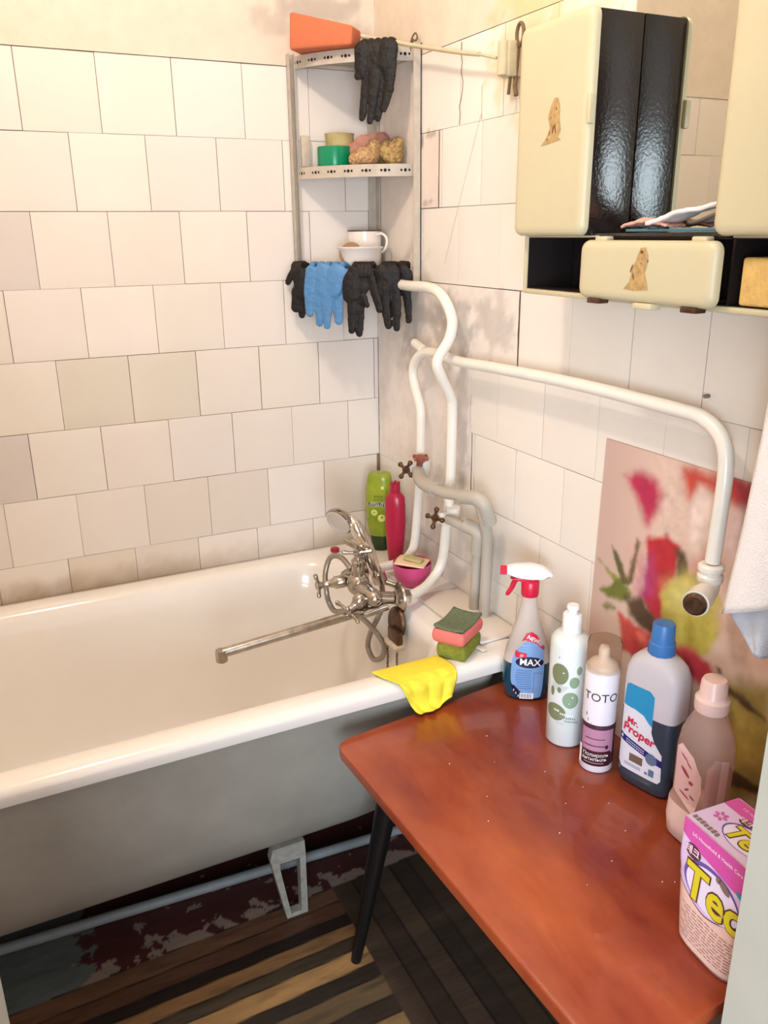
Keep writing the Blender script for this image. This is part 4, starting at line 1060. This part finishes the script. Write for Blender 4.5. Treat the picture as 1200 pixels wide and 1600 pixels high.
mb.mi = 4; put_text(mb, 'TOTO', .0205, .003, .140, f2, cut=.004); put_poly(mb, q(.104,.110,-.020,-.0185), f2); put_poly(mb, q(.094,.100,-.0165,-.0155), f2)
mb.mi = 3; f4 = B.surf(.0015)
put_text(mb, 'Полироль', .0090, .001, .0345, f4, cut=.004); put_text(mb, 'антипыль', .0090, -.001, .0265, f4, cut=.004)
put_poly(mb, q(.0195,.0200,-.018,.014), f4, .004)
mb.build('label', [plain('plum_print', (74,44,56), .35), plain('mauve_print', (176,128,152), .4), plain('deep_plum_print', (66,26,34), .35), WHT, INK], ac, fix=False, smooth=False)
mb = MB(local=True); mb.lathe([(.0238,.1835),(.0245,.186),(.018,.196),(.011,.200),(.0085,.204),(.0085,.216),(.006,.2195),(0,.2205)], seg=30); mb.build('nozzle', plain('nozzle_plastic', (216,200,188), .4), ac, ang=50)
mb = MB(local=True); mb.lathe([(.0272,.1805),(.0276,.187),(.0270,.228),(.0255,.2325),(.0,.2335)], seg=40, cap0=False); mb.build('cap', mat('smoky_cap', (240,226,208), .1, trans=.95, ior=1.05), ac, ang=50)

# 4 floor cleaner, blue cap
pr4 = thing('cleaner_bottle', (-.050, -1.088, TT), 'flat floor cleaner bottle with blue cap, dark liquid and white label', 'bottle', rz=math.radians(-76))
B = Body([(0,.040,.022,4),(.004,.0445,.026,4),(.02,.0465,.028,4.2),(.19,.0475,.0285,4.2),(.206,.0465,.0282,3.8),(.220,.041,.027,3.2),(.230,.031,.0235,2.6),(.236,.020,.0185,2.2),(.240,.0165,.0165,2)], 64)
mb = MB(local=True); B.mesh(mb, .1355, None); mb.build('bottle', mat('hazy_plastic', (212,206,210), .25, trans=.2, ior=1.2), pr4, ang=50)
mb = MB(local=True); B.mesh(mb, None, .135); mb.build('filled_base', mat('dark_blue_liquid', (44,62,76), .15, coat=.4), pr4, ang=50)
mb = MB(local=True); mb.lathe([(.0205,.236),(.0212,.240),(.0200,.254),(.0185,.256),(.0172,.282),(.0155,.286),(.0,.287)], seg=12, cap0=True); mb.build('cap', M['blue'], pr4, ang=30)
f1, f2, f3 = B.surf(.0005), B.surf(.0009), B.surf(.0013); mb = MB(local=True)
lab = [(-.040,.176),(.010,.176),(.014,.172),(.014,.112),(.020,.098),(.034,.080),(.036,.034),(.032,.028),(-.034,.028),(-.041,.036)]
mb.mi = 0; put_poly(mb, lab, f1, .006)
mb.mi = 1; put_poly(mb, [(-.040,.140),(-.037,.176),(-.030,.181),(.006,.181),(.014,.174),(.014,.122),(.008,.126),(-.002,.136),(-.018,.140)], f2, .006)
mb.mi = 2; put_poly(mb, [(-.041,.078),(-.041,.090),(.036,.070),(.036,.058)], f2, .006)
mb.mi = 3; put_text(mb, 'Mr.', .0150, -.019, .116, f3, rot=-.10, bold=.0005, cut=.004); put_text(mb, 'Proper', .0205, -.007, .099, f3, rot=-.16, bold=.0006, cut=.004)
mb.mi = 4; put_poly(mb, q(.046,.060,-.020,.004), f2, .006)
mb.mi = 5; put_poly(mb, ell(.018,.066,.010,.010,16), f3, .005); put_poly(mb, q(.036,.048,.016,.025), f3, .005); put_poly(mb, q(.036,.040,.009,.014), f3)
mb.mi = 0
for i in range(2):
    for j in range(9): put_poly(mb, [(-.028+j*.0038,.0835-j*.0010-i*.0042),(-.0252+j*.0038,.0828-j*.0010-i*.0042),(-.0252+j*.0038,.0812-j*.0010-i*.0042),(-.028+j*.0038,.0819-j*.0010-i*.0042)], f3)
put_poly(mb, q(.0815,.0865,-.0385,-.0345), f3)
mb.mi = 5
for i in range(2): put_poly(mb, q(.040-.003*i,.0408-.003*i,-.028,.002), f3, .006)
mb.build('label', [plain('label_white', (216,216,226), .4), plain('label_teal', (38,140,186), .35), plain('label_navy', (30,36,110), .35), plain('label_red2', (196,44,66), .35), plain('label_brown', (110,92,78), .4), plain('label_greyblue', (94,112,142), .4)], pr4, fix=False, smooth=False)

# 5 nearly empty pinkish conditioner bottle
co = thing('softener_bottle', (-.076, -1.214, TT), 'translucent pinkish softener bottle with pale cap, nearly empty', 'bottle', rz=math.radians(-92))
B = Body([(0,.033,.028,3),(.004,.0385,.033,3),(.03,.0415,.036,3),(.06,.0400,.0345,3),(.072,.036,.031,3),(.10,.0365,.0315,3),(.15,.037,.032,3),(.175,.034,.030,2.7),(.195,.027,.025,2.4),(.210,.0195,.0195,2.1),(.218,.017,.017,2)], 56)
mb = MB(local=True); B.mesh(mb, .0605, None); mb.build('bottle', mat('pink_clear_plastic', (240,216,210), .12, trans=.8, ior=1.08), co, ang=50)
mb = MB(local=True); B.mesh(mb, None, .060); mb.build('filled_base', plain('pale_pink_liquid', (236,208,200), .3), co, ang=50)
mb = MB(local=True); mb.lathe([(.0225,.214),(.0235,.218),(.0235,.232),(.021,.235),(.0185,.239),(.0178,.258),(.0155,.2625),(0,.2635)], seg=32, cap0=True); mb.build('cap', plain('pale_cap', (226,196,188), .3), co, ang=30)
f1, f2 = B.surf(.0005), B.surf(.0010); mb = MB(local=True)
mb.mi = 0; lab = [(-.022,.078),(.020,.062),(.026,.10),(.024,.125),(.010,.150),(-.014,.160),(-.024,.150)]
put_poly(mb, lab, f1, .005)
mb.mi = 1
for (u, v, a, b, r) in ((-.006,.142,.008,.0013,-.5),(.004,.134,.006,.0012,-.6),(-.002,.120,.010,.003,-.6),(.010,.108,.004,.003,0),(.004,.094,.005,.0016,.7),(.014,.086,.005,.0015,-.5),(.0,.083,.010,.0014,-.3)):
    put_poly(mb, ell(u, v, a, b, 14, r), f2, .004)
mb.build('label', [plain('pink_label', (226,190,190), .4), plain('crimson_print', (160,70,84), .4)], co, fix=False, smooth=False)
mb = MB(local=True); a_ = B
side = lambda u, z: (lambda p: (-(p[1]*1.0)*1.0 if 0 else (B.at(z)[0]+.0006)*math.cos(math.asin(max(-.95, min(.95, u/B.at(z)[1]))))**.66, u, z))(None)
put_poly(mb, [(-.024,.070),(.020,.070),(.026,.085),(.022,.125),(.004,.150),(-.016,.156),(-.024,.140)], side, .005)
mb.build('back_label', plain('pink_label', (226,190,190)), co, fix=False, smooth=False)

# 6 pink washing powder pack
pk = thing('powder_box', (-.190, -1.381, TT), 'pink Korean washing powder pack with yellow lettering at the table end', 'box', rz=math.radians(-94))
B = Body([(0,.050,.045,3.2),(.002,.0535,.049,3.4),(.05,.056,.050,4),(.10,.0565,.047,7),(.150,.0555,.044,24),(.170,.055,.043,40)], 96)
mb = MB(local=True); B.mesh(mb)
mb.build('pack', plain('powder_pink', (232,196,182), .35, var=.06, vscale=30), pk, ang=30)
f1, f2, f3, f4 = B.surf(.0005), B.surf(.0009), B.surf(.0013), B.surf(.0018); mb = MB(local=True)
low = [(u, .067+.026*(abs(u+.0)/.0535)**1.6+.0*u) for u in np.linspace(-.0535, .0535, 25)]
mb.mi = 0; put_poly(mb, [(float(a), float(b)) for a, b in low]+[(.0535,.1715),(-.0535,.1715)], f1, .005)
mb.mi = 1; put_poly(mb, [(-.0535,.150),(-.030,.142),(0,.138),(.030,.132),(.0535,.130),(.0535,.1715),(-.0535,.1715)], f2, .006)
mb.mi = 2; put_poly(mb, [(float(a), float(b)+.0014) for a, b in low]+[(float(a), float(b)) for a, b in low[::-1]], f2, .006)
mb.mi = 3; put_poly(mb, ell(.004,.104,.045,.031,36,-.05), f2, .006)
mb.mi = 4; put_poly(mb, ell(.006,.102,.042,.0285,36,-.05), f3, .006)
mb.mi = 5; put_poly(mb, ell(-.031,.136,.0125,.0095,24), f3, .005)
f35, f45 = B.surf(.0019), B.surf(.0025)
mb.mi = 2; put_text(mb, 'Tech', .062, .024, .098, f35, bold=.0034, sx=.95, cut=.006)
mb.mi = 6; put_text(mb, 'Tech', .062, .024, .098, f45, bold=.0016, sx=.95, cut=.006)
mb.mi = 7; put_text(mb, 'LG Household & Health Care', .0066, .003, .1585, f3, bold=.0001, cut=.006); put_text(mb, '테크', .0125, -.032, .136, f4, bold=.0003, cut=.005)
mb.mi = 8; put_poly(mb, ell(.044,.133,.006,.003,14,-.3), f4, .005)
mb.mi = 9; put_poly(mb, ell(.022,.126,.010,.005,16,-.5), f4, .005); put_poly(mb, ell(.012,.129,.004,.004,12), f4)
mb.mi = 10
r2 = random.Random(3)
for i in range(11):
    z = .060-i*.0046; u = -.036+.004*(i % 3)
    while u < .05:
        w = r2.uniform(.004, .012); put_poly(mb, q(z,z+.0010,u,min(.052,u+w)), f2, .006); u += w+.0022
mb.mi = 2; put_poly(mb, q(.0035,.0045,-.050,.050), f2, .006)
PR = plain
mats = [PR('lilac_print', (214,190,222), .35), PR('magenta_print', (206,84,164), .35), PR('brown_line', (84,52,50), .5), PR('violet_print', (104,84,160), .35), PR('pale_oval', (226,214,232), .35),
        PR('plum_badge', (92,52,64), .4), PR('yellow_letter', (212,196,44), .4), PR('print_pale_pink', (248,216,226), .4), PR('teal_print', (44,150,176), .4), PR('sketch_brown', (130,108,96), .5), PR('fine_text', (150,120,112), .6)]
mb.build('front_label', mats, pk, fix=False, smooth=False)
mb = MB(local=True); tf = lambda h: (lambda u, v: (u, v, .1702+h))
mb.mi = 0; put_poly(mb, [(-.0545,-.041),(.0545,-.041),(.0545,.041),(-.0545,.041)], tf(.0003))
mb.mi = 1; put_poly(mb, [(-.0545,.018),(.0545,.018),(.0545,.041),(-.0545,.041)], tf(.0006))
mb.mi = 3; put_poly(mb, ell(.012,-.008,.036,.022,36), tf(.0006))
mb.mi = 4; put_poly(mb, ell(.013,-.009,.034,.0205,36), tf(.0009))
mb.mi = 2; put_text(mb, 'Tech', .036, .022, -.011, tf(.0012), bold=.0026, shear=.15)
mb.mi = 6; put_text(mb, 'Tech', .036, .022, -.011, tf(.0016), bold=.0011, shear=.15)
mb.mi = 5; put_poly(mb, ell(-.014,.014,.010,.0065,20), tf(.0012))
mb.mi = 7; put_text(mb, '테크', .010, -.015, .014, tf(.0015), bold=.0002); put_text(mb, 'LG Household & Health Care', .0062, .002, .031, tf(.0012))
mb.mi = 1
for k in range(6): put_poly(mb, ell(-.036+.006*math.cos(k*PI/3), -.004+.006*math.sin(k*PI/3), .0035, .002, 10, k*PI/3), tf(.0010))
mb.mi = 9
for k in range(7): put_poly(mb, [(-.050+k*.006,-.036),(-.046+k*.006,-.036),(-.046+k*.006,-.030+(k % 3)*.001),(-.050+k*.006,-.029)], tf(.0010))
mb.build('lid_label', mats, pk, fix=False, smooth=False)

# ------------------------------------------------------------------ on the tub ledge
gs = thing('shampoo_bottle', (-.052, -.105, .6065+.006), 'green apple shampoo bottle standing upside down in the corner of the ledge', 'bottle', rz=math.radians(-38))
B = Body([(.040,.024,.016,2.4),(.052,.029,.019,2.4),(.085,.0345,.0215,2.5),(.120,.0365,.0225,2.5),(.160,.0355,.022,2.5),(.190,.031,.0205,2.5),(.203,.028,.019,2.5),(.206,.025,.017,2.5)], 48)
mb = MB(local=True); B.mesh(mb); mb.build('bottle', mat('green_plastic_bottle', (164,176,52), .25, var=.18, vscale=14, trans=.1, dark=(120,140,26)), gs, ang=50)
mb = MB(local=True); Body([(0,.017,.013,2.3),(.003,.0215,.0155,2.3),(.034,.0245,.017,2.3),(.0405,.0235,.016,2.3)]).mesh(mb); mb.build('cap', plain('dark_green_cap', (40,58,20), .3), gs, ang=40)
f1, f2, f3 = B.surf(.0004), B.surf(.0008), B.surf(.0012); mb = MB(local=True)
mb.mi = 0; put_text(mb, 'Schauma', .0165, .002, .127, f1, rot=PI+.04, bold=.0012, cut=.004)
mb.mi = 1; put_text(mb, 'Schauma', .0165, .002, .127, f2, rot=PI+.04, bold=.0004, cut=.004)
for j, wds in enumerate((.022, .030)):
    for i in range(6): put_poly(mb, q(.139+j*.008, .1435+j*.008-(i % 2)*.001, -.010+i*.0042, -.0085+i*.0042), f2)
mb.mi = 2; put_poly(mb, ell(-.010,.106,.0085,.0085,20), f1, .004); put_poly(mb, ell(.009,.092,.0105,.010,20), f1, .004); put_poly(mb, q(.168,.176,.008,.0155), f1)
mb.mi = 3; put_poly(mb, ell(-.010,.106,.0015,.0025,8), f2); put_poly(mb, ell(.010,.094,.0022,.003,8), f2)
mb.build('label', [WHT, plain('ink_black', (20,24,16), .5), plain('apple_print', (202,208,110), .4), plain('seed_print', (96,84,30), .5)], gs, fix=False, smooth=False)
rb = thing('red_bottle', (-.052, -.192, .6065), 'crimson plastic bottle with notched top beside the green shampoo', 'bottle', rz=math.radians(-38))
B = Body([(0,.0155,.012,2.3),(.003,.0175,.014,2.3),(.04,.0210,.017,2.3),(.10,.0255,.0195,2.3),(.15,.0255,.0195,2.3),(.172,.0235,.0185,2.3),(.181,.017,.015,2.1),(.184,.0135,.0135,2)])
mb = MB(local=True); B.mesh(mb); mb.build('bottle', plain('crimson_plastic', (166,26,58), .28), rb, ang=50)
mb = MB(local=True); mb.lathe([(.0125,.183),(.0130,.186),(.0125,.205),(.0,.206)], seg=24)
for k in range(5): a = 2*PI*k/5+.4; mb.tube([(.009*math.cos(a), .009*math.sin(a), .203), (.009*math.cos(a), .009*math.sin(a), .211)], .0035, 8)
mb.build('neck', plain('crimson_plastic', (166,26,58)), rb, ang=40)

cp = thing('pink_soap_cup', (-.082, -.338, .6130), 'bright pink plastic cup wedged between the two white pipes', 'cup')
mb = MB(local=True); mb.lathe([(0,0),(.030,0),(.036,.004),(.043,.022),(.0455,.052),(.0435,.052),(.041,.024),(.034,.006),(0,.004)], seg=40); mb.merge().build('cup_wall', plain('pink_plastic', (204,74,126), .35), cp, ang=60)
mb = MB(); mb.grid(lambda u, v: (-.082+(.034*(u-.5)*2)*.7-(v-.5)*.048, -.338+(u-.5)*.050+(v-.5)*.056, .6680+.005*math.sin(3*u)*v-.004*u), 10, 10)
tag(mb.build('soap_wrapper', plain('cream_paper', (236,204,166), .6), solid=.0012), 'cream square soap wrapper lying on the pink cup', 'wrapper')
mb = MB(); mb.obox((-.080,-.340,.6735), (.046,.026,.007), Matrix.Rotation(math.radians(-52), 3, 'Z')@Matrix.Rotation(math.radians(5), 3, 'Y'), .003, 3)
tag(mb.build('soap_bar', plain('olive_soap', (186,176,118), .5, var=.15, vscale=40)), 'thin olive soap remnant on the cream wrapper', 'soap')
mb = MB(); mb.lathe([(0,0),(.011,0),(.012,.004),(.011,.009),(0,.010)], (-.158,-.060+.008,.6065), seg=24)
tag(mb.build('bottle_cap', plain('crimson_plastic', (200,60,100)), ), 'small crimson cap lying on the far rim of the bathtub', 'cap')

# double sponge
mb = MB(); sg = thing('scouring_sponge', (-.150, -.662, .6055), 'olive green worn scouring sponge at the corner of the tub, lower of the two', 'sponge', rz=math.radians(38))
def soft_block(mb, cx, cy, cz, sx, sy, sz, sag=0., tp=1., n=14):
    for side in (0, 1):
        pass
    R = []
    for k in range(7):
        t = k/6; z = cz-sz/2+sz*t; e = math.sin(PI*min(1, max(0, t)))*.0025-(.002 if k in (0, 6) else 0); f = 1+(tp-1)*t
        R.append([(cx+x, cy+y, z) for x, y in rrect(-sx/2*f-e, sx/2*f+e, -sy/2*f-e, sy/2*f+e, .006, 3)])
    mb.rings(R, cap0=True, cap1=False)
    top = R[-1]; c = [mb.v((cx+.0, cy+.0, cz+sz/2-sag))]
    mid = []
    loops = [[mb.bm.verts.new(p) for p in top]]
    for fr in (.8, .5, .25):
        loops.append([mb.v((cx+(x-cx)*fr, cy+(y-cy)*fr, cz+sz/2-sag*(1-fr*fr))) for x, y, _ in top])
    for a, b in zip(loops[:-1], loops[1:]):
        for i in range(len(a)): mb.f([a[i], a[(i+1) % len(a)], b[(i+1) % len(b)], b[i]])
    for i in range(len(top)): mb.f([loops[-1][i], loops[-1][(i+1) % len(top)], c[0]])
    mb.merge(1e-6)
OL = mat('olive_scourer', (142,146,48), .95, bump=.003, bscale=230, var=.35, vscale=120)
mb = MB(local=True); soft_block(mb, 0, 0, .0165, .084, .058, .032); mb.build('foam', OL, sg, ang=50)
sq = thing('scouring_sponge', (-.152, -.660, .6385), 'salmon pink sponge with dark green pad, stacked on the olive sponge', 'sponge', rz=math.radians(34))
mb = MB(local=True); soft_block(mb, 0, 0, .0150, .092, .064, .028, .004); mb.build('foam', mat('pink_foam', (222,118,108), .9, bump=.001, bscale=220), sq, ang=50)
mb = MB(local=True)
mb.grid(lambda u, v: ((u-.5)*.090, (v-.5)*.062, .0290+.003*(abs(2*u-1)**2)+.004*(abs(2*v-1)**2)*abs(2*u-1)+.0015*fbm(u*4, v*4, 2)), 18, 14)
mb.build('scour_pad', mat('green_pad', (116,128,98), .95, bump=.003, bscale=260, var=.35, vscale=160), sq, solid=.005, ang=60)

# yellow cloth over the rim
def cloth_pt(u, v):
    """u along the tub (0 left, 1 right), v from inside the basin over the rim and down the outside"""
    xl = -.342+.034*v*v; xr = -.204+.014*math.sin(PI*v)-.006*v
    path = [(-.664,.6075),(-.680,.6095),(-.697,.6095),(-.713,.6085),(-.726,.603),(-.731,.590),(-.731,.575),(-.733,.560),(-.742,.5495),(-.757,.5485)]
    reach = .44+.50*sst(0, .22, u)-.13*sst(.55, 1, u)
    k = min(.999, v*reach)*(len(path)-1); i = min(int(k), len(path)-2); f = k-i
    y = path[i][0]*(1-f)+path[i+1][0]*f; z = path[i][1]*(1-f)+path[i+1][1]*f
    w = (.004*math.sin(10*u+6*v)+.003*math.sin(17*u-9*v))*sst(.2, .7, v)+.003*fbm(u*3, v*3, 1.6)
    return (xl+(xr-xl)*u, y-abs(w), z+abs(w)*.5+.0008)
mb = MB(); mb.grid(cloth_pt, 36, 36)
tag(mb.build('yellow_cloth', mat('yellow_viscose', (246,226,64), .8, bump=.0006, bscale=300, var=.06, vscale=20), solid=.0022, ang=70), 'bright yellow cleaning cloth draped over the rim of the bathtub', 'cloth')

# ------------------------------------------------------------------ towel on a hook, right wall
tw = thing('hanging_towel', (-.03, -1.33, .85), 'white terry towel hanging at the right edge before the poster', 'towel')
def sheet(x0, pts_left, pts_right, amp, ph):
    def fn(u, v):
        def ev(P, v):
            k = v*(len(P)-1); i = min(int(k), len(P)-2); f = k-i
            return P[i][0]*(1-f)+P[i+1][0]*f, P[i][1]*(1-f)+P[i+1][1]*f
        yl, zl = ev(pts_left, v); yr, zr = ev(pts_right, v)
        return (x0-amp*math.sin(u*9+ph)*v-.010*math.sin(PI*u), yl+(yr-yl)*u, zl+(zr-zl)*u)
    return fn
mb = MB(); mb.grid(sheet(-.092, [(-1.290,1.46),(-1.256,1.30),(-1.250,1.17),(-1.240,1.04),(-1.226,.915)], [(-1.35,1.46),(-1.42,1.25),(-1.435,1.14),(-1.44,1.06),(-1.44,1.03)], .006, 0), 30, 40)
mb.build('front_fold', M['cloth'], tw, solid=.005, ang=80)
mb = MB(); mb.grid(sheet(-.080, [(-1.320,1.46),(-1.29,1.2),(-1.250,1.0),(-1.230,.915),(-1.276,.878)], [(-1.35,1.46),(-1.37,1.2),(-1.325,1.03),(-1.302,.95),(-1.290,.879)], .003, 1), 26, 40)
mb.build('back_fold', M['clothshade'], tw, solid=.005, ang=80)
mb = MB(); mb.tube(spline([(-.002,-1.335,1.46),(-.05,-1.335,1.452),(-.100,-1.335,1.455),(-.108,-1.335,1.475)], 5), .004, 10); mb.lathe([(0,0),(.014,0),(.014,.004),(0,.005)], (-.0045,-1.335,1.46), (-1,0,0), 18)
tag(mb.build('wall_hook', M['chrome']), 'metal hook holding the white towel beside the cabinet', 'hook')
# tiny nail in the tile under the cabinet
mb = MB(); mb.lathe([(0,0),(.003,0),(.003,.008),(0,.009)], (-.0005,-1.0765,1.170), (-1,0,0), 10)
tag(mb.build('wall_plug', plain('grey_plug', (120,110,104), .6)), 'small grey wall plug in the tile below the cabinet', 'plug')
# crumbs on the table
mb = MB(); rc = random.Random(11)
for (x, y) in [(-.30,-1.00),(-.18,-.99),(-.25,-1.12),(-.16,-1.16),(-.22,-1.20),(-.33,-1.05),(-.14,-1.10),(-.20,-1.07),(-.17,-1.27),(-.185,-1.262),(-.24,-.93),(-.15,-1.05),(-.28,-1.22),(-.21,-.86),(-.31,-.90)]:
    r = rc.uniform(.0006, .0012); mb.ball((x, y, .5452+r*.5), r, (1.3, .9, .6), 6)
tag(mb.build('crumbs', M['white']), 'scattered white crumbs on the red-brown table top', 'crumbs', kind='stuff')
